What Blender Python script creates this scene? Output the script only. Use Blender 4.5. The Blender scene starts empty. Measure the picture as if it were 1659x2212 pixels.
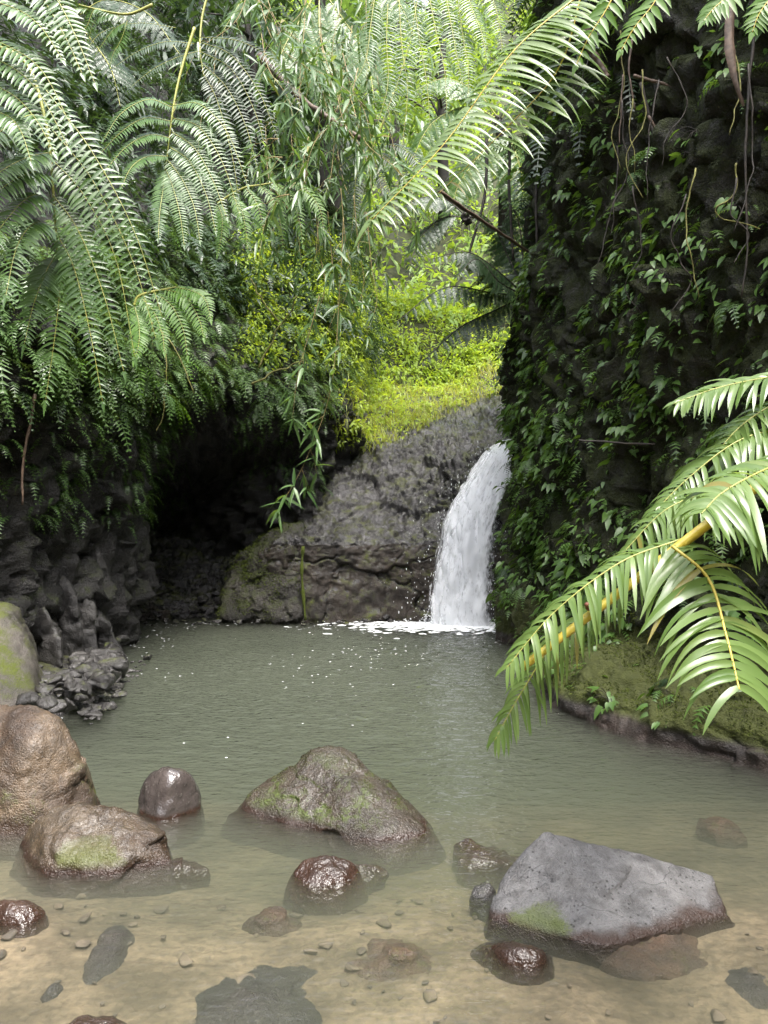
import bpy, bmesh, math, random
import numpy as np
from mathutils import Vector, Matrix

random.seed(7)
rng = np.random.default_rng(11)
R = math.radians
S = bpy.context.scene
COL = S.collection

# ------------------------------------------------------------------ camera
CAM_H = 1.6
cam = bpy.data.cameras.new('camera')
cam.sensor_fit = 'VERTICAL'
cam.sensor_height = 34.6
cam.lens = 26.0
cam.clip_start = 0.05
cam.clip_end = 400
cam_o = bpy.data.objects.new('camera', cam)
cam_o.location = (0, 0, CAM_H)
cam_o.rotation_euler = (R(90), 0, 0)
COL.objects.link(cam_o)
S.camera = cam_o

# ------------------------------------------------------------------ sky, sun, exposure
SUN_EL, SUN_AZ = R(66), R(158)          # azimuth clockwise from +Y
w = bpy.data.worlds.new('World')
S.world = w
w.use_nodes = True
wn, wl = w.node_tree.nodes, w.node_tree.links
sky = wn.new('ShaderNodeTexSky')
sky.sky_type = 'NISHITA'
sky.sun_disc = False
sky.sun_elevation = SUN_EL
sky.sun_rotation = SUN_AZ
sky.dust_density = 4.0
hs = wn.new('ShaderNodeHueSaturation')
hs.inputs['Saturation'].default_value = 0.46
wl.new(sky.outputs[0], hs.inputs['Color'])
bg = wn['Background']
bg.inputs['Strength'].default_value = 0.15
wl.new(hs.outputs[0], bg.inputs['Color'])

sun = bpy.data.lights.new('sun', 'SUN')
sun.energy = 1.3
sun.angle = R(20)
sun.color = (1.0, 0.96, 0.9)
sun_o = bpy.data.objects.new('sun', sun)
sd = Vector((math.sin(SUN_AZ) * math.cos(SUN_EL), math.cos(SUN_AZ) * math.cos(SUN_EL), math.sin(SUN_EL)))
sun_o.rotation_euler = sd.to_track_quat('Z', 'Y').to_euler()
sun_o.location = (0, 0, 30)
COL.objects.link(sun_o)

S.view_settings.view_transform = 'Standard'
S.view_settings.look = 'None'
S.view_settings.exposure = 2.35
S.view_settings.gamma = 1.0
S.render.engine = 'CYCLES'
S.cycles.max_bounces = 8
S.cycles.diffuse_bounces = 3
S.cycles.glossy_bounces = 3
S.cycles.transmission_bounces = 4
S.cycles.transparent_max_bounces = 16
S.cycles.volume_bounces = 2
S.cycles.use_denoising = True
S.cycles.caustics_reflective = False
S.cycles.caustics_refractive = False

# ------------------------------------------------------------------ helpers
K = 34.6 / 26.0 / 2212.0                 # metres per picture unit at one metre
def P(px, py, d):                        # direction measured on the photograph, d = distance in metres
    return np.array([(px - 829.5) * K * d, d, CAM_H - (py - 1106) * K * d])
def W0(px, py, z=0.0):                   # the point of the level z seen in that direction
    return P(px, py, (CAM_H - z) / (K * (py - 1106)))
def proj(p):
    p = np.asarray(p, float)
    d = np.maximum(p[..., 1], 0.05)
    return 829.5 + p[..., 0] / (K * d), 1106 - (p[..., 2] - CAM_H) / (K * d)

def nrm(a):
    a = np.asarray(a, float)
    return a / np.maximum(np.linalg.norm(a, axis=-1, keepdims=True), 1e-9)

_perm = np.random.default_rng(3).permutation(256)
_perm = np.concatenate([_perm, _perm])
_grad = nrm(np.random.default_rng(4).normal(size=(256, 3)))
def pnoise(p):
    p = np.asarray(p, float)
    i = np.floor(p).astype(int)
    f = p - i
    u = f * f * f * (f * (f * 6 - 15) + 10)
    i &= 255
    out = 0
    for dx in (0, 1):
        for dy in (0, 1):
            for dz in (0, 1):
                h = _perm[_perm[_perm[(i[..., 0] + dx) & 255] + ((i[..., 1] + dy) & 255)] + ((i[..., 2] + dz) & 255)]
                g = _grad[h]
                dd = f - np.array([dx, dy, dz])
                wgt = (u[..., 0] if dx else 1 - u[..., 0]) * (u[..., 1] if dy else 1 - u[..., 1]) * (u[..., 2] if dz else 1 - u[..., 2])
                out = out + wgt * (g * dd).sum(-1)
    return out * 1.5
def fbm(p, o=4, lac=2.1, gain=0.5):
    a, s, r = 1.0, 1.0, 0
    for k in range(o):
        r = r + a * pnoise(np.asarray(p) * s + 17.3 * k)
        s *= lac
        a *= gain
    return r
def cells(p):                            # nearest and second nearest feature distances, and a random number per cell
    p = np.asarray(p, float)
    i = np.floor(p).astype(int)
    b1 = np.full(p.shape[:-1], 9.0); b2 = b1.copy(); rv = b1.copy(); tl = np.zeros(p.shape[:-1])
    for dx in (-1, 0, 1):
        for dy in (-1, 0, 1):
            for dz in (-1, 0, 1):
                j = i + np.array([dx, dy, dz])
                h = _perm[_perm[_perm[j[..., 0] & 255] + (j[..., 1] & 255)] + (j[..., 2] & 255)]
                q = j + 0.5 + 0.45 * np.stack([_grad[h][..., 0], _grad[h][..., 1], _grad[h][..., 2]], -1)
                d = np.linalg.norm(q - p, axis=-1)
                near = d < b1
                b2 = np.where(near, b1, np.minimum(b2, d))
                rv = np.where(near, h / 255.0, rv)
                tl = np.where(near, ((p - q) * _grad[(h * 7 + 31) & 255]).sum(-1), tl)
                b1 = np.where(near, d, b1)
    return b1, b2, rv + 1.5 * tl

def crv(pts, n):                         # Catmull-Rom through pts (k,3) -> (n,3)
    pts = np.asarray(pts, float)
    k = len(pts)
    if k == 2:
        t = np.linspace(0, 1, n)[:, None]
        return pts[0] * (1 - t) + pts[1] * t
    e = np.concatenate([[2 * pts[0] - pts[1]], pts, [2 * pts[-1] - pts[-2]]])
    t = np.linspace(0, k - 1 - 1e-6, n)
    i = t.astype(int); f = (t - i)
    f = f.reshape((-1,) + (1,) * (pts.ndim - 1))
    a, b, c, d = e[i], e[i + 1], e[i + 2], e[i + 3]
    return 0.5 * (2 * b + (c - a) * f + (2 * a - 5 * b + 4 * c - d) * f ** 2 + (3 * b - a - 3 * c + d) * f ** 3)

class MB:                                # collects geometry for ONE mesh object
    def __init__(s):
        s.v = []; s.q = []; s.t = []; s.mq = []; s.mt = []; s.a = []; s.n = 0
    def add(s, v, q=None, t=None, mat=0, var=None):
        v = np.asarray(v, float).reshape(-1, 3)
        if q is not None and len(q):
            q = np.asarray(q).reshape(-1, 4); s.q.append(q + s.n); s.mq.append(np.full(len(q), mat))
        if t is not None and len(t):
            t = np.asarray(t).reshape(-1, 3); s.t.append(t + s.n); s.mt.append(np.full(len(t), mat))
        s.v.append(v)
        s.a.append(np.full(len(v), 0.5) if var is None else np.broadcast_to(var, (len(v),)))
        s.n += len(v)
    def mesh(s, name, mats, off=(0, 0, 0), smooth=True, uv=None):
        v = np.concatenate(s.v) - np.asarray(off, float)
        q = np.concatenate(s.q) if s.q else np.zeros((0, 4), int)
        t = np.concatenate(s.t) if s.t else np.zeros((0, 3), int)
        me = bpy.data.meshes.new(name)
        me.vertices.add(len(v)); me.vertices.foreach_set('co', v.astype(np.float32).ravel())
        nl = q.size + t.size
        me.loops.add(nl)
        me.loops.foreach_set('vertex_index', np.concatenate([q.ravel(), t.ravel()]).astype(np.int32))
        me.polygons.add(len(q) + len(t))
        st = np.concatenate([np.arange(len(q)) * 4, q.size + np.arange(len(t)) * 3])
        me.polygons.foreach_set('loop_start', st.astype(np.int32))
        mi = np.concatenate([np.concatenate(s.mq) if s.mq else [], np.concatenate(s.mt) if s.mt else []])
        me.polygons.foreach_set('material_index', mi.astype(np.int32))
        me.polygons.foreach_set('use_smooth', np.full(len(q) + len(t), smooth))
        at = me.attributes.new('var', 'FLOAT', 'POINT')
        at.data.foreach_set('value', np.concatenate(s.a).astype(np.float32))
        for m in (mats if isinstance(mats, (list, tuple)) else [mats]):
            me.materials.append(m)
        me.update(calc_edges=True)
        return me

def link(name, me, parent=None, loc=None):
    o = bpy.data.objects.new(name, me)
    COL.objects.link(o)
    if parent is not None: o.parent = parent
    if loc is not None: o.location = [float(c) for c in loc]
    return o
def tag(o, label, cat=None, group=None, kind=None):
    o['label'] = label
    if cat: o['category'] = cat
    if group: o['group'] = group
    if kind: o['kind'] = kind
    return o
def empty(name, loc, label, cat, group=None):
    o = link(name, None, None, loc)
    o.empty_display_size = 0.1
    return tag(o, label, cat, group)

PROF = {
    'lance': lambda u: np.maximum(0.04, np.minimum(1, 3.2 * u + 0.35) * (1 - u ** 2.2)),
    'strap': lambda u: np.maximum(0.05, np.minimum(1, 4 * u + 0.6) * (1 - u ** 5)),
    'heart': lambda u: np.maximum(0.03, np.sin(np.pi * min(1, 0.12 + 0.9 * u) ** 0.62) ** 0.8 if u < 1 else 0.0),
    'grass': lambda u: np.maximum(0.05, 1 - u ** 1.5),
}
def leaves(mb, base, t, n, L, Wd, droop=0.3, nseg=3, prof='lance', fold=0.25, mat=0, var=None, curl=0.0):
    base = np.asarray(base, float).reshape(-1, 3)
    M = len(base)
    t = nrm(np.broadcast_to(t, (M, 3)))
    n = np.broadcast_to(n, (M, 3))
    n = nrm(n - t * (n * t).sum(-1, keepdims=True))
    wd = np.cross(t, n)
    L = np.broadcast_to(L, (M,))[:, None]; Wd = np.broadcast_to(Wd, (M,))[:, None]
    dr = np.broadcast_to(droop, (M,))[:, None]
    down = np.array([0, 0, -1.0])
    rows = []
    for j in range(nseg + 1):
        u = j / nseg
        c = base + t * L * u * (1 - 0.3 * dr * u) + down * (dr * L * u * u * 0.7)
        hw = Wd * 0.5 * PROF[prof](u)
        cu = np.sin(u * 9 + base[:, :1] * 30) * curl * Wd
        rows.append(np.stack([c - wd * hw + n * (fold * hw + cu), c, c + wd * hw + n * (fold * hw - cu)], 1))
    V = np.stack(rows, 1)                # M, nseg+1, 3, 3
    idx = np.arange(M * (nseg + 1) * 3).reshape(M, nseg + 1, 3)
    q = [np.stack([idx[:, j, s], idx[:, j, s + 1], idx[:, j + 1, s + 1], idx[:, j + 1, s]], -1) for j in range(nseg) for s in (0, 1)]
    va = rng.random(M) if var is None else np.broadcast_to(var, (M,))
    mb.add(V, np.concatenate(q), mat=mat, var=np.repeat(va, (nseg + 1) * 3))

def tube(mb, pts, rad, sides=5, mat=0, var=0.5):
    pts = np.asarray(pts, float)
    n = len(pts)
    T = nrm(np.gradient(pts, axis=0))
    ref = np.array([0.31, 0.22, 0.92]) if abs(T[n // 2, 2]) < 0.85 else np.array([0.9, 0.3, 0.1])
    A = nrm(np.cross(T, ref)); B = np.cross(T, A)
    rad = np.broadcast_to(rad, (n,))
    an = np.arange(sides) / sides * 2 * np.pi
    V = pts[:, None] + rad[:, None, None] * (A[:, None] * np.cos(an)[None, :, None] + B[:, None] * np.sin(an)[None, :, None])
    idx = np.arange(n * sides).reshape(n, sides)
    nx = np.roll(idx, -1, 1)
    q = np.stack([idx[:-1], nx[:-1], nx[1:], idx[1:]], -1)
    V = V.reshape(-1, 3)
    ends = np.stack([pts[0], pts[-1]])
    b = len(V)
    tr = [[b, nx[0, i], idx[0, i]] for i in range(sides)] + [[b + 1, idx[-1, i], nx[-1, i]] for i in range(sides)]
    mb.add(np.concatenate([V, ends]), q.reshape(-1, 4), tr, mat=mat, var=var)

_ico = {}
def ico(sub):
    if sub not in _ico:
        bm = bmesh.new(); bmesh.ops.create_icosphere(bm, subdivisions=sub, radius=1)
        v = nrm(np.array([x.co[:] for x in bm.verts])); f = np.array([[x.index for x in g.verts] for g in bm.faces]); bm.free()
        _ico[sub] = (v, f)
    return _ico[sub]
def hull_planes(pts):
    bm = bmesh.new()
    for p in pts: bm.verts.new([float(c) for c in p])
    bmesh.ops.convex_hull(bm, input=bm.verts)
    bm.normal_update()
    pl = [(np.array(f.normal[:]), np.array(f.verts[0].co[:])) for f in bm.faces if f.calc_area() > 1e-7]
    bm.free()
    return pl
def rock_geo(pts, p=9, sub=5, amp=0.03, fr=3.0, fine=0.006, crackle=0.0, seed=0.0, facet=0.0):
    pts = np.asarray(pts, float)
    c = (pts.max(0) + pts.min(0)) / 2 * 0.5 + pts.mean(0) * 0.5
    d, f = ico(sub)
    s = np.zeros(len(d))
    for n, q in hull_planes(pts):
        h = float(np.dot(n, q - c))
        if h < 0: n, h = -n, -h
        s += np.maximum(0, d @ n / max(h, 1e-3)) ** p
    r = s ** (-1.0 / p)
    v = d * r[:, None]
    sz = np.linalg.norm(v, axis=1).mean()
    x = v + c + seed
    r2 = amp * fbm(x * fr / 1.0, 4) * 1.0 + fine * fbm(x * 22, 3)
    if crackle:
        f1, f2, rv = cells(x * 3.2 + 0.25 * fbm(x * 5, 2)[:, None])
        r2 = r2 - crackle * np.clip(1 - (f2 - f1) / 0.10, 0, 1)
    if facet:
        f1, f2, rv = cells(x * 4.3 + 0.3 * fbm(x * 4, 2)[:, None] + 50)
        r2 = r2 + facet * (rv - .5)
    v = v + d * (r2)[:, None]
    return v, f, c
def rock(name, pts, mat, label=None, parent=None, **kw):
    v, f, c = rock_geo(pts, **kw)
    mb = MB(); mb.add(v, None, f)
    o = link(name, mb.mesh(name, mat), parent, c)
    if label: tag(o, label, 'boulder')
    return o

def loft(rows, nu, nv):                  # rows (R,C,3) -> (nv,nu,3)
    a = np.asarray(rows, float)
    a = crv(a, nv)
    return np.swapaxes(crv(np.swapaxes(a, 0, 1), nu), 0, 1)
def grid_normals(g):
    n = np.cross(np.gradient(g, axis=1), np.gradient(g, axis=0))
    return nrm(n)
def grid_mesh(name, g, mat):
    nv, nu = g.shape[:2]
    idx = np.arange(nv * nu).reshape(nv, nu)
    q = np.stack([idx[:-1, :-1], idx[:-1, 1:], idx[1:, 1:], idx[1:, :-1]], -1)
    mb = MB(); mb.add(g, q)
    return mb.mesh(name, mat)
def scatter(g, n, count, mask=None, r=None):
    r = r or rng
    a = np.linalg.norm(np.cross(g[1:, :-1] - g[:-1, :-1], g[:-1, 1:] - g[:-1, :-1]), axis=-1)
    if mask is not None: a = a * mask[:-1, :-1]
    pr = a.ravel() / a.sum()
    k = r.choice(a.size, count, p=pr)
    i, j = np.divmod(k, a.shape[1])
    u, v = r.random(count)[:, None], r.random(count)[:, None]
    pos = g[i, j] * (1 - u) * (1 - v) + g[i, j + 1] * u * (1 - v) + g[i + 1, j] * (1 - u) * v + g[i + 1, j + 1] * u * v
    return pos, n[i, j]

# ------------------------------------------------------------------ materials
class NT:
    def __init__(s, name):
        s.m = bpy.data.materials.new(name); s.m.use_nodes = True
        s.t = s.m.node_tree; s.t.nodes.clear()
        s.out = s.t.nodes.new('ShaderNodeOutputMaterial')
    def n(s, ty, **kw):
        x = s.t.nodes.new('ShaderNode' + ty)
        for k, v in kw.items():
            if k in x.inputs.keys():
                s.put(x.inputs[k], v)
            else:
                setattr(x, k, v)
        return x
    def put(s, inp, v):
        if isinstance(v, bpy.types.NodeSocket): s.t.links.new(v, inp)
        elif isinstance(v, (tuple, list)) and len(v) == 3 and inp.type == 'RGBA': inp.default_value = (*v, 1)
        else: inp.default_value = v
    def pos(s):
        return s.n('NewGeometry').outputs['Position']
    def noise(s, scale, detail=4, rough=0.55, vec=None, dist=0.0):
        x = s.n('TexNoise'); x.inputs['Scale'].default_value = scale; x.inputs['Detail'].default_value = detail
        x.inputs['Roughness'].default_value = rough; x.inputs['Distortion'].default_value = dist
        s.put(x.inputs['Vector'], vec if vec is not None else s.pos())
        return x.outputs['Fac']
    def math(s, op, a, b=0.0, c=0.0, clamp=False):
        x = s.n('Math', operation=op, use_clamp=clamp)
        s.put(x.inputs[0], a); s.put(x.inputs[1], b); s.put(x.inputs[2], c)
        return x.outputs[0]
    def step(s, v, a, b, lo=0.0, hi=1.0):
        x = s.n('MapRange', interpolation_type='SMOOTHSTEP')
        s.put(x.inputs['Value'], v)
        for k, q in (('From Min', a), ('From Max', b), ('To Min', lo), ('To Max', hi)): x.inputs[k].default_value = q
        return x.outputs[0]
    def mix(s, f, a, b, blend='MIX'):
        x = s.n('Mix', data_type='RGBA', blend_type=blend)
        s.put(x.inputs[0], f); s.put(x.inputs[6], a); s.put(x.inputs[7], b)
        return x.outputs[2]
    def bump(s, h, strength=0.5, dist=0.02, normal=None):
        x = s.n('Bump'); x.inputs['Strength'].default_value = strength; x.inputs['Distance'].default_value = dist
        s.put(x.inputs['Height'], h)
        if normal is not None: s.put(x.inputs['Normal'], normal)
        return x.outputs[0]
    def bsdf(s, **kw):
        x = s.n('BsdfPrincipled')
        for k, v in kw.items(): s.put(x.inputs[k.replace('_', ' ')], v)
        return x.outputs[0]
    def done(s, sh, vol=None):
        if sh is not None: s.t.links.new(sh, s.out.inputs['Surface'])
        if vol is not None: s.t.links.new(vol, s.out.inputs['Volume'])
        return s.m

def mat_rock(name, ca, cb, moss=0.0, mossz=(-9, 9), red=0.0, wet=0.4, rough=0.5, bump=0.6, moss_col=((0.035, 0.05, 0.008), (0.12, 0.14, 0.015)), bs=1.0, pits=False, redh=0.06, mnz=0.12, bd=0.02, spot=None, coat=0.0):
    t = NT(name)
    pos = t.pos()
    geo = t.n('NewGeometry')
    nz = t.n('SeparateXYZ', Vector=geo.outputs['Normal']).outputs['Z']
    z = t.n('SeparateXYZ', Vector=pos).outputs['Z']
    n1 = t.noise(2.3 * bs, 4, 0.62)
    n2 = t.noise(14 * bs, 4, 0.68)
    n3 = t.noise(60 * bs, 2, 0.6)
    col = t.mix(t.step(n1, 0.32, 0.68), ca, cb)
    col = t.mix(t.step(n2, 0.35, 0.7), col, t.mix(0.55, col, (0.015, 0.013, 0.012)))
    col = t.mix(t.step(n3, 0.62, 0.78), col, t.mix(0.22, col, (0.4, 0.38, 0.34)))
    rgh = t.math('ADD', t.math('MULTIPLY', n2, wet), rough - wet * 0.5)
    h = t.math('ADD', t.math('MULTIPLY', n2, 1.0), t.math('MULTIPLY', n3, 0.45))
    if pits:
        vo = t.n('TexVoronoi'); vo.inputs['Scale'].default_value = 42; t.put(vo.inputs['Vector'], pos)
        pit = t.math('MULTIPLY', t.step(vo.outputs['Distance'], 0.14, 0.24, 1, 0), t.step(t.noise(9, 2), 0.44, 0.56))
        col = t.mix(pit, col, (0.012, 0.011, 0.011)); h = t.math('SUBTRACT', h, t.math('MULTIPLY', pit, 0.7))
        vl = t.n('TexVoronoi', feature='DISTANCE_TO_EDGE'); vl.inputs['Scale'].default_value = 5.5; t.put(vl.inputs['Vector'], t.mix(0.12, pos, t.n('TexNoise', Scale=6.0).outputs['Color']))
        ck = t.math('MULTIPLY', t.step(vl.outputs['Distance'], 0.0, 0.014, 1, 0), t.step(t.noise(2.2, 2), 0.48, 0.56))
        col = t.mix(ck, col, (0.03, 0.03, 0.03)); h = t.math('SUBTRACT', h, t.math('MULTIPLY', ck, 0.6))
    if red:
        rf = t.math('MULTIPLY', t.step(t.math('ADD', z, t.math('MULTIPLY', t.math('SUBTRACT', n1, 0.5), -0.12)), redh * 0.2, redh, 1, 0), red)
        col = t.mix(rf, col, t.mix(n2, (0.018, 0.010, 0.007), (0.042, 0.021, 0.014)))
        rgh = t.math('SUBTRACT', rgh, t.math('MULTIPLY', rf, 0.15))
    nb = t.bump(h, bump, bd)
    if moss:
        m1 = t.noise(5.0 * bs, 4, 0.68)
        m3 = t.noise(110, 2, 0.7)
        mf = t.math('ADD', t.math('ADD', t.math('ADD', t.math('MULTIPLY', m1, .7), t.math('MULTIPLY', n2, .3)), t.math('MULTIPLY', nz, mnz)), moss - 0.62)
        mf = t.math('ADD', mf, t.math('MULTIPLY', t.math('SUBTRACT', m3, .5), .35))
        zb = t.math('MULTIPLY', t.step(z, mossz[0], mossz[0] + 0.05), t.step(z, mossz[1] - 0.2, mossz[1] + 0.05, 1, 0))
        if spot:
            ds = t.n('VectorMath', operation='DISTANCE'); t.put(ds.inputs[0], pos); ds.inputs[1].default_value = [float(q) for q in spot[0]]
            mf = t.math('ADD', mf, t.step(ds.outputs['Value'], spot[1] * .35, spot[1], .55, 0))
        mf = t.math('MULTIPLY', t.step(mf, -0.06, 0.16), zb)
        mc = t.mix(t.math('MULTIPLY', t.math('ADD', m3, n2), 0.5), moss_col[0], moss_col[1])
        col = t.mix(mf, col, mc)
        rgh = t.math('ADD', rgh, t.math('MULTIPLY', mf, 0.35), clamp=True)
        nb = t.bump(m3, 0.9, 0.012, nb)
    kw = {}
    if coat:                              # film of water
        cw = t.math('MULTIPLY', t.step(n1, .30, .62), coat)
        if moss: cw = t.math('MULTIPLY', cw, t.math('SUBTRACT', 1.0, mf, clamp=True))
        kw = dict(Coat_Weight=cw, Coat_Roughness=.22, Coat_IOR=1.4, Coat_Normal=t.bump(h, min(1, bump * 1.3), bd))
    return t.done(t.bsdf(Base_Color=col, Roughness=rgh, Normal=nb, Specular_IOR_Level=0.5, **kw))

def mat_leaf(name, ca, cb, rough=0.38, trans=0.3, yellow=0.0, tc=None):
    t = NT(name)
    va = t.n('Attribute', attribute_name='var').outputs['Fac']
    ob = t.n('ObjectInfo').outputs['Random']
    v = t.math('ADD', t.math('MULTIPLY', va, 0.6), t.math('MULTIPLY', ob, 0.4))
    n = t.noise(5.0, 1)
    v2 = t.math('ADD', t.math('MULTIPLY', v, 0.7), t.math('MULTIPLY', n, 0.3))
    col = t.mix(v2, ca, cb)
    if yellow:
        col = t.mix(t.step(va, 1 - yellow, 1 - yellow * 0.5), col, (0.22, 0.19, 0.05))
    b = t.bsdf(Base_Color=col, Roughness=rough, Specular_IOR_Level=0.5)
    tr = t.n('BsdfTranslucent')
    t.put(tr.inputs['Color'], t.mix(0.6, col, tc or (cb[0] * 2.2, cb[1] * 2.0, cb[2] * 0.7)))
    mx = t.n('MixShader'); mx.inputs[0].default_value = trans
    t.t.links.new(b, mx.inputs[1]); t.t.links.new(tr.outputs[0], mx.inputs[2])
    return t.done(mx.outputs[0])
def mat_plain(name, ca, cb, rough=0.6, scale=18, bump=0.3):
    t = NT(name)
    n = t.noise(scale, 5)
    return t.done(t.bsdf(Base_Color=t.mix(t.step(n, 0.3, 0.7), ca, cb), Roughness=rough, Normal=t.bump(n, bump, 0.01)))

M = {}
M['cliff'] = mat_rock('cliff_rock', (0.012, 0.011, 0.012), (0.042, 0.040, 0.038), moss=0.03, wet=0.5, rough=0.45, bump=1.0, bd=0.05, moss_col=((0.016, 0.024, 0.006), (0.06, 0.075, 0.012)))
M['cliffr'] = mat_rock('shaded_cliff_rock', (0.013, 0.012, 0.009), (0.045, 0.042, 0.031), moss=0.21, wet=0.5, rough=0.65, bump=1.0, bd=0.06, moss_col=((0.014, 0.02, 0.006), (0.045, 0.055, 0.012)))
M['slope'] = mat_rock('wet_basalt', (0.020, 0.018, 0.019), (0.072, 0.067, 0.070), coat=1.0, moss=0.03, wet=0.5, rough=0.26, bump=1.0, bd=.03, moss_col=((0.03, 0.04, 0.008), (0.10, 0.11, 0.02)))
M['block'] = mat_rock('dark_basalt', (0.022, 0.021, 0.021), (0.075, 0.07, 0.066), moss=-0.06, wet=0.45, rough=0.36, bump=0.8, coat=.7)
M['tan'] = mat_rock('tan_stone', (0.055, 0.036, 0.024), (0.14, 0.10, 0.063), coat=.3, moss=0.02, mossz=(0.02, 0.3), red=0.8, wet=0.4, rough=0.36, bump=0.35, redh=0.1)
M['brown'] = mat_rock('brown_stone', (0.045, 0.028, 0.017), (0.095, 0.072, 0.046), coat=.55, moss=-0.15, spot=(P(190, 1858, 3.42), .24), moss_col=((0.03, 0.045, 0.006), (0.11, 0.14, 0.012)), mossz=(0.012, 0.15), red=1.0, wet=0.3, rough=0.2, bump=0.4, redh=0.05, mnz=-0.12)
M['greyb'] = mat_rock('wet_grey_stone', (0.035, 0.029, 0.027), (0.080, 0.066, 0.060), coat=.7, red=1.0, wet=0.3, rough=0.2, bump=0.4, redh=0.03)
M['mossy'] = mat_rock('mossy_stone', (0.026, 0.019, 0.013), (0.058, 0.044, 0.031), coat=.6, moss=0.34, mossz=(0.015, 0.30), red=1.0, wet=0.3, rough=0.2, bump=0.5, redh=0.03, mnz=-0.30, moss_col=((0.025, 0.04, 0.006), (0.085, 0.12, 0.012)))
M['redb'] = mat_rock('wet_red_stone', (0.028, 0.015, 0.010), (0.070, 0.040, 0.028), coat=.55, red=0.8, wet=0.5, rough=0.36, bump=0.9, redh=0.06)
M['grey'] = mat_rock('grey_basalt', (0.088, 0.088, 0.093), (0.15, 0.147, 0.148), red=0.95, redh=0.03, moss=-.22, mossz=(-.02, .14), spot=(P(1165, 2000, 2.90), .2), moss_col=((0.03, 0.045, 0.006), (0.10, 0.13, 0.012)), wet=0.3, rough=0.5, bump=0.3, pits=True)
M['sub'] = mat_rock('submerged_stone', (0.05, 0.03, 0.02), (0.11, 0.065, 0.04), moss=-0.1, wet=0.3, rough=0.5, bump=0.4)
M['subd'] = mat_rock('dark_submerged_stone', (0.02, 0.02, 0.02), (0.05, 0.042, 0.036), moss=-.2, wet=0.3, rough=0.5, bump=0.4)
M['ledge'] = mat_rock('mossy_ledge', (0.02, 0.016, 0.014), (0.07, 0.05, 0.04), moss=0.30, mossz=(0.08, 9), red=0.5, wet=0.4, rough=0.5, bump=0.9, moss_col=((0.02, 0.026, 0.006), (0.075, 0.085, 0.012)), redh=0.08)
t = NT('silt_bed')
n1 = t.noise(3.0, 4, .65); n2 = t.noise(28, 3, .6); vo = t.n('TexVoronoi'); vo.inputs['Scale'].default_value = 26; t.put(vo.inputs['Vector'], t.pos())
cb_ = t.mix(t.step(n1, .35, .65), (.10, .075, .045), (.24, .18, .115))
cb_ = t.mix(t.math('MULTIPLY', t.step(n2, .4, .7), .6), cb_, (.06, .045, .03))
cb_ = t.mix(t.math('MULTIPLY', t.step(vo.outputs['Distance'], .1, .5, 1, 0), t.step(t.noise(1.6, 2), .45, .6, 0, .55)), cb_, t.mix(t.n('RGBToBW', Color=vo.outputs['Color']).outputs[0], (.05, .04, .028), (.24, .19, .13)))
M['bed'] = t.done(t.bsdf(Base_Color=cb_, Roughness=.9, Normal=t.bump(t.math('ADD', n2, vo.outputs['Distance']), .6, .02)))
M['pebble'] = mat_plain('pebble_stone', (.05, .04, .03), (.17, .13, .09), .7, 9, .4)
M['soil'] = mat_plain('leafy_soil', (0.02, 0.022, 0.012), (0.05, 0.055, 0.02), 0.95, 6, 0.8)
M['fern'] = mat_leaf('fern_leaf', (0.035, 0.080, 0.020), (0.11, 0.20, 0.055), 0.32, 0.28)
M['fern_shade'] = mat_leaf('shaded_fern_leaf', (0.012, 0.030, 0.012), (0.045, 0.085, 0.032), 0.4, 0.22)  # fern green darkened: the shade on these ferns is put into the colour
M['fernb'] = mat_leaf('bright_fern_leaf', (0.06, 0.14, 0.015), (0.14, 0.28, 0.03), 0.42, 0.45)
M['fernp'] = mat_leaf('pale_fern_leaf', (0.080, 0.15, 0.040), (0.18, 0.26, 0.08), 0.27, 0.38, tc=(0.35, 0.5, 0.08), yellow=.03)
M['rib'] = mat_plain('yellow_rib', (0.22, 0.24, 0.05), (0.34, 0.33, 0.08), 0.4, 30, 0.1)
M['stalk'] = mat_plain('yellow_stalk', (0.42, 0.31, 0.03), (0.55, 0.45, 0.08), 0.35, 25, 0.12)
M['darkstem'] = mat_plain('dark_stem', (0.012, 0.010, 0.009), (0.04, 0.03, 0.02), 0.7, 25, 0.5)
M['stick'] = mat_plain('brown_stick', (0.045, 0.028, 0.019), (0.13, 0.088, 0.06), 0.6, 22, 0.4)
M['straw'] = mat_leaf('dry_straw', (0.20, 0.15, 0.06), (0.38, 0.31, 0.15), 0.6, 0.3)
M['broad'] = mat_leaf('broad_leaf', (0.035, 0.085, 0.018), (0.12, 0.22, 0.045), 0.4, 0.3)
M['bamboo'] = mat_leaf('bamboo_leaf', (0.035, 0.08, 0.025), (0.11, 0.19, 0.055), 0.36, 0.32, yellow=0.02)
M['drape_lit'] = mat_leaf('lit_drape_leaf', (0.045, 0.095, 0.025), (0.15, 0.24, 0.085), 0.32, 0.28)  # lighter copy of the fern leaf, light on the drapery put into its colour
M['bright'] = mat_leaf('sunlit_yellow_leaf', (0.13, 0.22, 0.022), (0.33, 0.43, 0.055), 0.5, 0.45)  # yellow green leaves, lightened in colour for the light of the open slope
M['grass'] = mat_leaf('grass_blade', (0.12, 0.18, 0.03), (0.32, 0.36, 0.09), 0.5, 0.4, yellow=0.25)
M['hill'] = mat_leaf('hill_leaf', (0.07, 0.14, 0.022), (0.22, 0.32, 0.055), 0.45, 0.4)
M['moss'] = mat_rock('moss', (0.03, 0.045, 0.006), (0.10, 0.13, 0.012), moss=0.5, rough=.9, wet=.1, bump=1.0, moss_col=((0.03, 0.045, 0.006), (0.11, 0.14, 0.012)))
M['vine'] = mat_plain('mossy_vine', (0.10, 0.09, 0.03), (0.22, 0.22, 0.06), 0.8, 30, 0.4)

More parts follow.
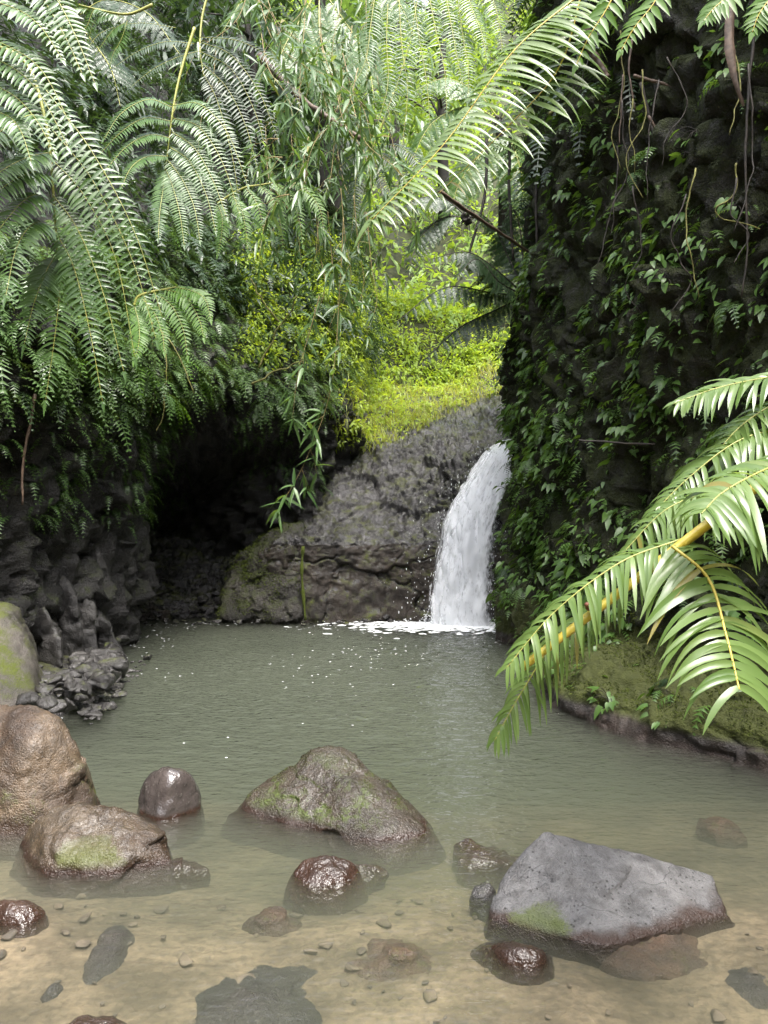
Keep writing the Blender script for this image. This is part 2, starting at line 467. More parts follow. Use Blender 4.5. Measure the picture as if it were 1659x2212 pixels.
# water: clear reflecting skin over a body of silty water
t = NT('pool_water')
lw = t.n('Fresnel'); lw.inputs['IOR'].default_value = 1.38
p_ = t.pos()
sc_ = t.n('VectorMath', operation='MULTIPLY'); t.put(sc_.inputs[0], p_); sc_.inputs[1].default_value = (1, 1.9, 1)
dist_ = t.n('VectorMath', operation='DISTANCE'); t.put(dist_.inputs[0], p_); dist_.inputs[1].default_value = (1.0, 10.5, 0)
rough_ = t.step(dist_.outputs['Value'], 1.0, 8.0, 1.0, 0.22)
nb = t.bump(t.math('MULTIPLY', t.noise(13, 2, 0.5, vec=sc_.outputs[0]), rough_), 1.0, 0.045)
t.put(lw.inputs['Normal'], nb)
gl = t.n('BsdfGlossy'); gl.inputs['Roughness'].default_value = 0.04; t.put(gl.inputs['Normal'], nb)
tr = t.n('BsdfTransparent')
mx = t.n('MixShader'); t.put(mx.inputs[0], lw.outputs[0]); t.t.links.new(tr.outputs[0], mx.inputs[1]); t.t.links.new(gl.outputs[0], mx.inputs[2])
vs = t.n('VolumeScatter'); vs.inputs['Color'].default_value = (0.68, 0.70, 0.60, 1); vs.inputs['Density'].default_value = 1.7; vs.inputs['Anisotropy'].default_value = 0.2
va_ = t.n('VolumeAbsorption'); va_.inputs['Color'].default_value = (0.44, 0.50, 0.39, 1); va_.inputs['Density'].default_value = 4.2
ad = t.n('AddShader'); t.t.links.new(vs.outputs[0], ad.inputs[0]); t.t.links.new(va_.outputs[0], ad.inputs[1])
M['water'] = t.done(mx.outputs[0], ad.outputs[0])

t = NT('falling_water')
uv = t.n('UVMap').outputs[0]
mp = t.n('Mapping'); t.put(mp.inputs['Vector'], uv); mp.inputs['Scale'].default_value = (9, 2.2, 1)
n1 = t.noise(1.0, 6, 0.62, vec=mp.outputs[0], dist=0.5)
mp2 = t.n('Mapping'); t.put(mp2.inputs['Vector'], uv); mp2.inputs['Scale'].default_value = (30, 14, 1)
n2 = t.noise(1.0, 4, 0.6, vec=mp2.outputs[0], dist=0.4)
ux = t.math('ADD', t.n('SeparateXYZ', Vector=uv).outputs['X'], t.math('MULTIPLY', t.math('SUBTRACT', n1, .5), .55))
edge = t.math('MULTIPLY', t.step(ux, 0.0, 0.22), t.step(ux, 0.78, 1.0, 1, 0))
al = t.math('ADD', t.math('MULTIPLY', n1, 0.75), t.math('MULTIPLY', n2, 0.45))
al = t.math('MULTIPLY', t.step(t.math('ADD', al, t.math('MULTIPLY', edge, 0.36)), 0.64, 0.98), 0.95)
b = t.bsdf(Base_Color=(0.93, 0.94, 0.96), Roughness=0.35, Normal=t.bump(t.math('ADD', n1, n2), 0.35, 0.03))
trl = t.n('BsdfTranslucent'); trl.inputs['Color'].default_value = (0.85, 0.88, 0.92, 1)
m0 = t.n('MixShader'); m0.inputs[0].default_value = 0.4; t.t.links.new(b, m0.inputs[1]); t.t.links.new(trl.outputs[0], m0.inputs[2])
tr = t.n('BsdfTransparent')
m1 = t.n('MixShader'); t.put(m1.inputs[0], al); t.t.links.new(tr.outputs[0], m1.inputs[1]); t.t.links.new(m0.outputs[0], m1.inputs[2])
M['fall'] = t.done(m1.outputs[0])
M['foam'] = mat_plain('foam', (0.75, 0.78, 0.78), (0.88, 0.89, 0.9), 0.5, 60, 0.2)

# ------------------------------------------------------------------ the setting
# pool bed
xs, ys = np.meshgrid(np.linspace(-9, 9, 150), np.linspace(-8, 14, 180))
zb = -0.085 - 0.05 * np.clip((ys - 3.0) / 0.7, 0, 1) - 0.80 * np.clip((ys - 4.3) / 3.0, 0, 1) ** 1.2 + 0.05 * fbm(np.stack([xs * 0.9, ys * 0.9, xs * 0], -1), 4)
zb += 0.12 * np.clip((xs - 1.2) / 2, 0, 1) * (ys < 6) * .4 + 0.05 * np.clip((-xs - 0.6) / 2, 0, 1) * (ys < 4)
zb += 1.6 * np.clip((-0.5 - ys) / 5, 0, 1)
bed = link('pool_bed', grid_mesh('pool_bed', np.stack([xs, ys, zb], -1), M['bed']))
tag(bed, 'sandy silt bed under the pool water', kind='structure')

# water: rippled top on a closed body
nx_, ny_ = 330, 420
wx, wy = np.linspace(-6.5, 6.5, nx_), 1.2 + (13.2 - 1.2) * np.linspace(0, 1, ny_) ** 1.35
gx, gy = np.meshgrid(wx, wy)
fx, fy = 1.05, 11.0
rr = np.hypot(gx - fx, gy - fy)
amp = 0.009 * np.exp(-rr / 2.5) + 0.0085 * np.exp(-rr / 7.0) * np.clip((gy - 2.0) / 3, 0, 1) + 0.0010
wob = fbm(np.stack([gx * 1.1, gy * 1.1, gx * 0 + 3], -1), 3)
rip = np.sin(rr * 42 + wob * 7) * (0.45 + 0.55 * pnoise(np.stack([gx * 1.6, gy * 1.6, gx * 0 + 9], -1)))
rip = rip + 1.5 * pnoise(np.stack([gx * 5.5, gy * 9, gx * 0 + 1.5], -1)) + 0.8 * pnoise(np.stack([gx * 12, gy * 20, gx * 0 + 5.5], -1))
gz = amp * rip
top = np.stack([gx, gy, gz], -1)
mb = MB()
idx = np.arange(nx_ * ny_).reshape(ny_, nx_)
mb.add(top, np.stack([idx[:-1, :-1], idx[:-1, 1:], idx[1:, 1:], idx[1:, :-1]], -1))
ring = np.concatenate([idx[0, :], idx[1:, -1], idx[-1, -2::-1], idx[-2:0:-1, 0]])
rv = top.reshape(-1, 3)[ring].copy(); rv[:, 2] = -2.0
mb.v.append(rv); mb.a.append(np.full(len(rv), .5)); b0 = mb.n; mb.n += len(rv)
k = np.arange(len(ring)); k2 = (k + 1) % len(ring)
mb.q.append(np.stack([ring[k], b0 + k, b0 + k2, ring[k2]], -1)); mb.mq.append(np.zeros(len(ring)))
mb.v.append(np.array([[0, 6, -2.0]])); mb.a.append(np.array([.5])); mb.n += 1
mb.t.append(np.stack([b0 + k2, b0 + k, np.full(len(k), mb.n - 1)], -1)); mb.mt.append(np.zeros(len(k)))
water = link('water', mb.mesh('water', M['water']))
tag(water, 'murky green pool water rippling away from the waterfall', kind='structure')

# left cliff with the cave and the hill above it
def row(z, pts): return [(x, y, z if len(q) == 0 else q[0]) for x, y, *q in pts]
LR = [
 row(-1.0, [(-5.2, -3), (-4.2, 2.6), (-3.7, 5.2), (-3.35, 7.4), (-3.2, 9.4), (-3.9, 11.0), (-3.9, 13.4), (-1.7, 12.0), (-0.7, 13.6), (0.6, 15.5)]),
 row(0.8,  [(-5.2, -3), (-4.2, 2.6), (-3.6, 5.2), (-3.25, 7.4), (-3.05, 9.4), (-3.85, 11.0), (-3.8, 13.4), (-1.65, 11.95), (-0.7, 13.6), (0.6, 15.5)]),
 row(2.0,  [(-5.2, -3), (-4.1, 2.6), (-3.5, 5.2), (-3.10, 7.4), (-2.95, 9.4), (-3.6, 10.9), (-3.4, 12.9), (-1.5, 11.85), (-0.65, 13.3), (0.1, 15.5)]),
 row(2.75, [(-5.2, -3), (-4.0, 2.6), (-3.4, 5.2), (-2.95, 7.3), (-2.75, 9.2), (-2.7, 10.2), (-2.2, 11.3), (-1.35, 12.1), (-0.6, 13.0), (-0.2, 15.5)]),
 row(3.3,  [(-5.2, -3), (-4.0, 2.6), (-3.3, 5.2), (-2.85, 7.3), (-2.55, 9.1), (-2.25, 10.0), (-1.75, 10.9), (-1.15, 11.8), (-0.6, 12.9), (-0.3, 15.5)]),
 row(4.4,  [(-5.4, -3), (-4.3, 2.6), (-3.6, 5.3), (-3.15, 7.6), (-2.8, 9.5), (-2.45, 10.6), (-1.85, 11.6), (-1.15, 12.5), (-0.7, 13.8), (-0.4, 16.5)]),
 row(6.2,  [(-6.0, -3), (-5.0, 2.6), (-4.4, 5.5), (-3.9, 8.0), (-3.5, 10.4), (-2.9, 11.9), (-2.1, 13.0), (-1.3, 14.0), (-0.9, 15.5), (-0.6, 18.5)]),
 row(10.0, [(-8.0, -3), (-7.0, 2.6), (-6.2, 6.0), (-5.6, 9.0), (-5.0, 12.0), (-4.2, 14.0), (-3.2, 15.5), (-2.2, 17.0), (-1.6, 19.0), (-1.0, 22.0)]),
 row(15.0, [(-10.5, -3), (-9.5, 2.6), (-8.6, 7.0), (-7.6, 10.5), (-6.8, 14.0), (-5.6, 16.5), (-4.4, 18.5), (-3.2, 20.5), (-2.2, 23.0), (-1.2, 26.0)]),
]
gL = loft(LR, 300, 260)
nL = grid_normals(gL)
if nL[60, 120, 0] < 0: nL = -nL
warp = gL + 0.12 * np.stack([fbm(gL * 1.7 + 5, 2), fbm(gL * 1.7 + 9, 2), fbm(gL * 1.7 + 13, 2)], -1)
f1, f2, rvv = cells(warp * np.array([3.2, 3.2, 1.6]))
rocky = np.clip((4.5 - gL[..., 2]) / 1.5, 0.25, 1)
h1, h2, rv2 = cells(warp * np.array([6.5, 6.5, 4.5]) + 31)
dL = rocky * (0.14 * (rvv - 0.5) + 0.07 * (rv2 - .5) - 0.05 * np.clip(1 - (f2 - f1) / 0.06, 0, 1)) + 0.16 * fbm(gL * 0.9, 4) + 0.03 * fbm(gL * 6, 3)
gL = gL + nL * dL[..., None]
nL = grid_normals(gL)
if nL[60, 120, 0] < 0: nL = -nL
cliffL = link('cliff_left', grid_mesh('cliff_left', gL, M['cliff']))
tag(cliffL, 'dark overhanging rock bank and hillside with a shadowed cave', kind='structure')

# rock shelf the waterfall runs over, with the stream bed behind it
cx = np.array([-3.9, -3.2, -2.6, -2.15, -1.6, -1.0, -0.3, 0.3, 0.8, 1.15, 1.5, 1.9, 2.6])
def zr(*z): return np.array(z, float)
SL = [
 (11.20, zr(-1, -1, -1, -1, -1, -1, -1, -1, -1, -1, -1, -1, -1)),
 (11.22, zr(.0, .0, .02, .15, .3, .3, .3, .3, .3, .3, .3, .3, .3)),
 (11.28, zr(.08, .10, .16, .40, .75, .85, .8, .8, .8, .8, .8, .8, .8)),
 (11.33, zr(.10, .12, .18, .50, 1.05, 1.15, 1.1, 1.1, 1.1, 1.2, 1.25, 1.25, 1.25)),
 (11.44, zr(.20, .20, .26, .60, 1.15, 1.25, 1.2, 1.18, 1.25, 1.4, 1.5, 1.5, 1.5)),
 (11.95, zr(.45, .45, .55, .85, 1.25, 1.42, 1.42, 1.5, 1.7, 1.95, 2.1, 2.1, 2.1)),
 (12.45, zr(.8, .8, .85, 1.0, 1.35, 1.75, 1.95, 2.05, 2.25, 2.45, 2.55, 2.6, 2.7)),
 (13.1, zr(1.2, 1.2, 1.2, 1.35, 1.7, 2.25, 2.55, 2.65, 2.7, 2.7, 2.7, 2.75, 2.9)),
 (14.2, zr(1.6, 1.6, 1.7, 1.9, 2.2, 2.7, 2.95, 3.05, 3.1, 3.1, 3.05, 3.1, 3.4)),
 (16.0, zr(2.6, 2.6, 2.7, 2.9, 3.1, 3.4, 3.6, 3.65, 3.65, 3.6, 3.6, 3.65, 4.2)),
 (19.5, zr(4.5, 4.5, 4.6, 4.7, 4.8, 5.0, 5.1, 5.1, 5.0, 4.9, 4.9, 5.0, 5.6)),
]
SR = [[(x, y + (0.35 * np.exp(-((x + 2.9) / 0.8) ** 2) if 11 < y < 12 else 0) + 0.16 * math.sin(x * 2.1 + 1), z) for x, z in zip(cx, zz)] for y, zz in SL]
gS = loft(SR, 340, 320)
nS = grid_normals(gS)
if nS[250, 150, 2] < 0: nS = -nS
warp = gS + 0.15 * np.stack([fbm(gS * 1.9 + 5, 2), fbm(gS * 1.9 + 9, 2), fbm(gS * 1.9 + 13, 2)], -1)
f1, f2, rvv = cells(warp * np.array([1.4, 1.4, 1.2]))
g1, g2, rw = cells(warp * 5.0)
k1, k2, rk = cells(warp * 11.0 + 7)
top_ = np.clip(nS[..., 2] * 1.6, .25, 1)
dS = top_ * 0.035 * (rk - .5) + 0.07 * (rvv - 0.5) - 0.05 * np.clip(1 - (f2 - f1) / 0.05, 0, 1) + 0.045 * (rw - 0.5) * np.clip((gS[..., 2] - 0.9), 0.15, 1) + 0.06 * fbm(gS * 1.5, 4) + 0.03 * fbm(gS * 7, 3)
gS = gS + nS * dS[..., None]
nS = grid_normals(gS)
if nS[250, 150, 2] < 0: nS = -nS
shelf = link('rock_shelf', grid_mesh('rock_shelf', gS, M['slope']))
shelf.data.materials.append(mat_rock('brown_rock_face', (0.020, 0.015, 0.011), (0.060, 0.045, 0.034), moss=0.04, wet=.5, rough=.5, bump=.9, bd=.03))
mi = ((nS[:-1, :-1, 2] < .5) & (gS[:-1, :-1, 2] < 1.12) & (gS[:-1, :-1, 1] < 11.6)).astype(np.int32)
shelf.data.polygons.foreach_set('material_index', mi.ravel())
tag(shelf, 'wet dark basalt shelf beside the waterfall', kind='structure')

# right cliff with its mossy toe
RR = [
 row(-1.0, [(3.4, 13.6), (2.2, 11.8), (1.50, 10.1), (1.62, 8.6), (1.45, 7.0), (1.55, 5.9), (2.25, 4.9), (3.0, 3.4), (4.6, -2)]),
 row(0.05, [(3.4, 13.6), (2.2, 11.8), (1.50, 10.1), (1.64, 8.6), (1.40, 7.0), (1.50, 5.9), (2.2, 4.95), (2.95, 3.4), (4.6, -2)]),
 row(0.32, [(3.4, 13.6), (2.2, 11.8), (1.50, 10.1), (1.66, 8.6), (1.60, 7.05), (1.75, 6.05), (2.3, 5.15), (3.0, 3.5), (4.6, -2)]),
 row(0.50, [(3.4, 13.6), (2.2, 11.8), (1.52, 10.1), (1.68, 8.6), (1.92, 7.15), (2.12, 6.3), (2.5, 5.4), (3.1, 3.6), (4.6, -2)]),
 row(1.2,  [(3.4, 13.6), (2.2, 11.7), (1.72, 10.1), (1.82, 8.6), (2.02, 7.2), (2.22, 6.4), (2.6, 5.4), (3.2, 3.6), (4.7, -2)]),
 row(2.2,  [(3.3, 13.6), (2.2, 11.7), (1.78, 10.1), (1.84, 8.6), (2.05, 7.2), (2.28, 6.4), (2.65, 5.4), (3.2, 3.6), (4.7, -2)]),
 row(3.2,  [(3.3, 13.6), (2.1, 11.7), (1.70, 10.1), (1.78, 8.6), (2.00, 7.2), (2.25, 6.4), (2.6, 5.4), (3.2, 3.6), (4.7, -2)]),
 row(4.1,  [(3.4, 13.6), (2.2, 11.7), (1.74, 10.1), (1.82, 8.6), (2.00, 7.2), (2.25, 6.4), (2.6, 5.4), (3.2, 3.6), (4.7, -2)]),
 row(4.9,  [(3.6, 13.6), (2.4, 11.7), (1.95, 10.1), (1.92, 8.6), (2.05, 7.2), (2.25, 6.4), (2.6, 5.4), (3.2, 3.6), (4.7, -2)]),
 row(6.5,  [(3.8, 13.6), (2.6, 11.7), (2.0, 10.1), (1.85, 8.6), (1.95, 7.2), (2.15, 6.4), (2.5, 5.4), (3.1, 3.6), (4.6, -2)]),
 row(9.0,  [(4.4, 14.0), (3.0, 11.9), (2.3, 10.1), (2.2, 8.6), (2.2, 7.2), (2.4, 6.4), (2.7, 5.4), (3.3, 3.6), (4.9, -2)]),
 row(12.0, [(6.5, 15.5), (5.2, 13), (4.5, 11), (4.2, 9), (4.2, 7.2), (4.4, 6.2), (4.8, 5.4), (5.5, 3.6), (7, -2)]),
]
gR = loft(RR, 400, 400)
nR = grid_normals(gR)
if nR[200, 200, 0] > 0: nR = -nR
warp = gR + 0.2 * np.stack([fbm(gR * 1.5 + 5, 2), fbm(gR * 1.5 + 9, 2), fbm(gR * 1.5 + 13, 2)], -1)
f1, f2, rvv = cells(warp * np.array([1.9, 1.9, 1.5]))
low = np.clip((gR[..., 2] - 0.35) / 0.6, 0.25, 1)
h1, h2, rv2 = cells(warp * np.array([5.5, 5.5, 4.2]) + 31)
dR = low * (0.15 * (rvv - 0.5) + 0.06 * (rv2 - .5) - 0.04 * np.clip(1 - (f2 - f1) / 0.05, 0, 1)) + 0.09 * fbm(gR * 1.1, 4) + 0.03 * fbm(gR * 6, 3)
gR = gR + nR * dR[..., None]
nR = grid_normals(gR)
if nR[200, 200, 0] > 0: nR = -nR
cliffR = link('cliff_right', grid_mesh('cliff_right', gR, M['cliffr']))
cliffR.data.materials.append(M['ledge'])
mi = np.zeros((399, 399), int); mi[gR[:-1, :-1, 2] < 0.62] = 1
cliffR.data.polygons.foreach_set('material_index', mi.ravel().astype(np.int32))
tag(cliffR, 'tall shaded rock cliff with a mossy toe at the pool edge', kind='structure')

# hillside behind
hx, hy = np.meshgrid(np.linspace(-26, 26, 150), np.concatenate([np.linspace(14.5, 24, 60), np.linspace(24.5, 60, 50)]))
hz = 3.1 + np.clip(hy - 15.5, 0, None) * 0.72 + np.clip(hy - 24, 0, None) * 0.25
hz += 0.35 * np.abs(hx - 1.6) ** 1.1 * np.clip((hy - 14) / 6, 0, 1) - 0.5 + 0.9 * fbm(np.stack([hx * .25, hy * .25, hx * 0], -1), 4)
hz = np.minimum(hz, 34 + 2 * fbm(np.stack([hx * .2, hy * .2, hx * 0 + 4], -1), 2))
gH = np.stack([hx, hy, hz], -1)
nH = grid_normals(gH)
if nH[10, 10, 2] < 0: nH = -nH
hill = link('hillside', grid_mesh('hillside', gH, M['soil']))
tag(hill, 'steep green hillside rising behind the waterfall', kind='structure')

# ground far around, out to the horizon behind the camera
ground = link('ground', grid_mesh('ground', np.stack(np.meshgrid(np.linspace(-120, 120, 9), np.linspace(-150, 120, 9)) + [np.full((9, 9), -2.2)], -1), M['soil']))
tag(ground, 'dark forest ground around the ravine', kind='structure')

# forested bank added behind the viewer, unseen, to block the low sky
th = np.linspace(R(172), R(372), 90); zz_ = np.linspace(-2, 11.5, 40)
TH, ZZ = np.meshgrid(th, zz_)
rad_ = 12.5 + np.clip(ZZ, 0, None) * .28
gB = np.stack([rad_ * np.cos(TH), 1.5 + rad_ * np.sin(TH), ZZ], -1)
fb = fbm(gB * .5, 4)
gB = gB - np.stack([np.cos(TH), np.sin(TH), 0 * TH], -1) * (1.6 * fb)[..., None]; gB[..., 2] += 1.2 * fbm(gB * .35 + 9, 3) * (ZZ > 3)
added_bank = link('added_forest_bank', grid_mesh('added_forest_bank', gB, mat_plain('added_forest_bank', (0.012, 0.022, 0.008), (0.05, 0.085, 0.025), .8, 4, 1.0)))
tag(added_bank, 'unseen wooded bank added behind the viewer to block low sky', kind='structure')

# ------------------------------------------------------------------ boulders in the pool
def boulder(name, ring, tops, mat, label, deep=0.24, spread=1.14, extra=(), **kw):
    rg = np.array([W0(a, b) for a, b in ring])
    c = rg.mean(0)
    lo = c + (rg - c) * spread; lo[:, 2] = -deep
    mid = c + (rg - c) * 1.06; mid[:, 2] = -deep * 0.35
    pts = np.concatenate([rg, mid, lo, np.array([P(*q) for q in tops])] + ([np.array(extra)] if len(extra) else []))
    return rock(name, pts, mat, label, **kw)

boulder('boulder', [(-160, 1700), (-120, 1800), (60, 1805), (200, 1770), (246, 1722), (190, 1690), (0, 1660)],
        [(20, 1493, 4.15), (100, 1490, 4.2), (-90, 1520, 4.2), (170, 1545, 4.1), (215, 1610, 4.1), (240, 1670, 4.1), (60, 1570, 3.85), (-130, 1600, 4.1)],
        M['tan'], 'largest tan boulder at the water, cut off by the picture edge', p=9, sub=6, amp=0.03, fr=2.2, crackle=0.008, facet=.012)
brown_b = boulder('boulder', [(14, 1835), (70, 1893), (240, 1896), (398, 1864), (360, 1800), (200, 1790), (60, 1790)],
        [(130, 1722, 3.75), (205, 1713, 3.72), (290, 1742, 3.7), (352, 1785, 3.7), (60, 1765, 3.7), (25, 1805, 3.68), (110, 1800, 3.48), (330, 1830, 3.5)],
        M['brown'], 'brown wet boulder with a moss patch, in front of the tan boulder', p=14, sub=6, amp=0.03, fr=3.5, seed=2.0, facet=.014)
boulder('boulder', [(285, 1750), (330, 1777), (400, 1767), (447, 1732), (420, 1705), (310, 1705)],
        [(345, 1648, 4.15), (395, 1648, 4.15), (310, 1685, 4.15), (436, 1690, 4.15), (360, 1690, 4.0)],
        M['greyb'], 'small round wet grey boulder between the tan one and the mossy one', p=13, sub=5, amp=0.015, fr=4)
boulder('boulder', [(478, 1742), (580, 1778), (700, 1803), (830, 1828), (940, 1814), (968, 1785), (900, 1730), (700, 1700), (540, 1705)],
        [(632, 1628, 4.3), (680, 1607, 4.3), (760, 1605, 4.35), (805, 1640, 4.2), (870, 1695, 4.1), (560, 1682, 4.3), (945, 1765, 3.95), (650, 1690, 4.05), (800, 1715, 3.95), (610, 1642, 4.4), (825, 1655, 4.3), (740, 1640, 4.12), (600, 1720, 4.1)],
        M['mossy'], 'wide dark boulder with green moss along its foot, in mid pool', p=14, sub=6, amp=0.03, fr=2.6, seed=5.0, facet=.015)
boulder('boulder', [(612, 1885), (650, 1914), (740, 1914), (797, 1880), (770, 1862), (640, 1862)],
        [(655, 1842, 3.45), (715, 1834, 3.45), (770, 1850, 3.45), (630, 1862, 3.43)],
        M['redb'], 'small shiny red brown boulder in front of the mossy boulder', p=9, sub=5, amp=0.012, fr=5, spread=1.3)
Fp = [P(1175, 1793, 3.32), P(1215, 1803, 3.36), P(1540, 1888, 3.30), P(1562, 1920, 3.2), P(1577, 1976, 3.06), P(1300, 2042, 2.84), P(1240, 2030, 2.88), P(1062, 1985, 3.02), P(1058, 1950, 3.1), P(1075, 1903, 3.2), P(1130, 1868, 3.25)]
Fc = np.mean(Fp, 0)
Fl = [np.array([Fc[0] + (q[0] - Fc[0]) * 1.15, Fc[1] + (q[1] - Fc[1]) * 1.25 + 0.05, -0.28]) for q in Fp]
grey_b = rock('boulder', np.concatenate([Fp, Fl, [P(1480, 1900, 3.5) * [1, 1, 0] + [0, 0, -0.12], P(1170, 1860, 3.5) * [1, 1, 0] + [0, 0, -0.05]]]), M['grey'],
     'angular pale grey boulder with dark pits and a moss strip', p=70, sub=6, amp=0.012, fr=4, fine=0.004, facet=.012)
boulder('boulder', [(1012, 1935), (1050, 1945), (1075, 1925), (1050, 1905), (1020, 1910)], [(1035, 1902, 3.25), (1055, 1898, 3.25)],
        M['block'], 'little black rock touching the angular grey boulder', p=14, sub=4, amp=0.02, fr=9)
boulder('boulder', [(1072, 2088), (1130, 2112), (1195, 2098), (1190, 2070), (1090, 2068)], [(1110, 2033, 2.72), (1160, 2036, 2.72), (1185, 2055, 2.7)],
        M['redb'], 'mostly sunken red brown boulder with only its wet tip showing', p=7, sub=5, amp=0.02, fr=5, spread=1.3,
        extra=[W0(930, 2080, -.2), W0(1010, 2030, -.22), W0(1230, 2060, -.22), W0(1245, 2140, -.22), W0(1100, 2190, -.22), W0(960, 2150, -.25)])
boulder('boulder', [(-110, 1990), (60, 2012), (122, 1975), (100, 1950), (-60, 1940)], [(-20, 1922, 3.1), (60, 1922, 3.1), (100, 1945, 3.05), (30, 1955, 2.98)],
        M['redb'], 'low wet brown boulder half sunken at the picture edge', p=6, sub=5, amp=0.02, fr=4, spread=1.25, extra=[W0(128, 2020, -.15), W0(60, 2085, -.2)])
boulder('boulder', [(95, 2240), (200, 2275), (300, 2260), (320, 2215), (250, 2180), (150, 2190)], [(180, 2152, 2.5), (240, 2153, 2.5), (290, 2180, 2.48), (130, 2180, 2.48)],
        M['redb'], 'dark brown boulder cut off by the bottom picture edge', p=6, sub=5, amp=0.02, fr=4)

def sunken(px, py, rx, ry, ztop, mat, label, sd):
    r = np.random.default_rng(sd)
    ztop = ztop * .3; c = W0(px, py, ztop)
    dpx = (CAM_H - ztop) / (K * (py - 1106)) * K
    pts = []
    for i in range(9):
        a = i / 9 * 6.283 + r.uniform(-.2, .2)
        e = np.array([math.cos(a) * rx * dpx, math.sin(a) * ry * dpx * 2.2, 0])
        q = r.uniform(.6, 1.15)
        pts += [c + e * q * r.uniform(.3, .65) + [0, 0, r.uniform(-.04, 0)], c + e * q + [0, 0, -0.055], c + e * q * 1.15 + [0, 0, -0.25]]
    o = rock('sunken_boulder', pts, mat, label, p=18, sub=5, amp=0.035, fr=4, seed=sd, facet=.015)
    o['category'] = 'boulder'
sunken(240, 2015, 55, 60, -.06, M['subd'], 'dark notched stone under the water near the low brown boulder', 1)
sunken(560, 2130, 170, 75, -.10, M['subd'], 'broad dark slab under the shallow water at bottom centre', 2)
sunken(605, 1965, 75, 30, -.10, M['sub'], 'brown stone under water just below the shiny red boulder', 3)
sunken(850, 2045, 125, 50, -.08, M['sub'], 'weedy greenish stone under water between slab and sunken tip', 4)
sunken(1045, 1825, 95, 32, -.012, M['redb'], 'reddish stone just awash behind the angular grey boulder', 5)
sunken(1550, 1765, 62, 26, -.05, M['sub'], 'reddish stone under water near the mossy cliff toe', 6)
sunken(1640, 2100, 90, 60, -.12, M['subd'], 'dark stone under water in the bottom right corner', 7)
sunken(790, 1860, 50, 25, -.03, M['redb'], 'red stone under water behind the shiny red boulder', 8)
sunken(1420, 2030, 170, 40, -.06, M['sub'], 'brown slab under water at the foot of the grey boulder', 9)
sunken(110, 2140, 40, 28, -.10, M['subd'], 'small dark stone under water above the bottom boulder', 10)
sunken(380, 1850, 70, 25, -.03, M['redb'], 'rust red stone under water beside the brown mossy boulder', 12)

# ------------------------------------------------------------------ rock blocks and stones on the banks (children of the setting)
def block(parent, pts, mat, name='rock', **kw):
    return rock(name, pts, mat, None, parent, **kw)
def blob(c, r, rnd, k=10, flat=1.0):
    d = nrm(rnd.normal(size=(k, 3)))
    return np.asarray(c) + d * np.asarray(r) * np.array([1, 1, flat])
rb = np.random.default_rng(21)
# columns on the left bank
mound = rock('boulder', [P(462, 1345, 11.0), P(655, 1345, 11.0), P(665, 1125, 11.5), P(600, 1138, 11.45), P(545, 1172, 11.4), P(500, 1225, 11.3), P(660, 1130, 12.2), P(515, 1200, 12.2), P(470, 1310, 11.1), P(640, 1200, 11.15), P(560, 1240, 11.15), P(470, 1370, 11.6), P(655, 1370, 11.6)],
     mat_rock('mossy_mound', (0.025, 0.022, 0.02), (0.07, 0.06, 0.05), moss=0.07, wet=.4, rough=.45, bump=1.0, bd=.04, coat=.5, moss_col=((0.025, 0.035, 0.008), (0.085, 0.105, 0.015))), 'green mossy rock mound at the water between cave and rock face', p=20, sub=6, amp=.06, fr=2.2, fine=.02, facet=.04)
for (px0, px1, pyt, pyb, d, dep) in [(-20, 75, 1160, 1330, 7.4, .5), (60, 120, 1215, 1400, 7.6, .4), (105, 165, 1255, 1425, 7.7, .4), (150, 205, 1290, 1425, 7.9, .35), (190, 240, 1320, 1425, 8.2, .3),
        (20, 110, 1090, 1240, 7.9, .5), (100, 170, 1130, 1270, 8.2, .4), (165, 225, 1150, 1300, 8.4, .4), (60, 130, 1330, 1430, 7.1, .35), (205, 250, 1230, 1350, 9.2, .35), (240, 300, 1180, 1300, 9.9, .35), (225, 262, 1385, 1425, 8.3, .2)]:
    pts = []
    lean = rb.uniform(-14, 22)
    for (x, y) in ((px0, pyt + rb.uniform(0, 25)), (px1, pyt + rb.uniform(5, 45)), (px0 + lean, pyb), (px1 + lean, pyb + 6), ((px0 + px1) / 2, pyt - rb.uniform(5, 22))):
        pts += [P(x, y, d + rb.uniform(-.08, .08)), P(x, y, d + dep)]
    block(cliffL, pts, M['block'], p=60, sub=5, amp=0.02, fr=5, fine=0.010, seed=px0 * .1, facet=.03)
# mossy boulder and sloping bank at the left edge
rock('boulder', [P(-160, 1280, 6.6), P(-20, 1275, 6.3), P(30, 1300, 6.3), P(70, 1400, 6.0), P(105, 1490, 5.7), P(-160, 1560, 5.2), P(60, 1560, 5.4), P(-160, 1300, 7.5), P(60, 1330, 7.4), P(100, 1500, 6.6), P(20, 1390, 5.8)],
     mat_rock('mossy_bank', (0.05, 0.045, 0.04), (0.12, 0.105, 0.09), moss=0.05, wet=0.3, rough=0.5, bump=0.8), 'grey mossy rock at the picture edge above the tan boulder', p=10, sub=5, amp=0.06, fr=2.5, fine=.012, crackle=0.03)
shore = rock('shore', [W0(40, 1610), W0(190, 1560), W0(262, 1480), W0(300, 1442), W0(245, 1425), W0(40, 1560), P(60, 1400, 7.3), P(170, 1420, 7.8), P(110, 1440, 6.8), P(120, 1510, 6.1),
     W0(30, 1650, -.5), W0(200, 1600, -.5), W0(310, 1480, -.5), W0(330, 1440, -.5), W0(200, 1400, -.5), W0(0, 1420, -.5)], M['slope'], None, p=12, sub=5, amp=0.07, fr=3, fine=0.02)
tag(shore, 'wet grey gravel bank below the left cliff', kind='structure')
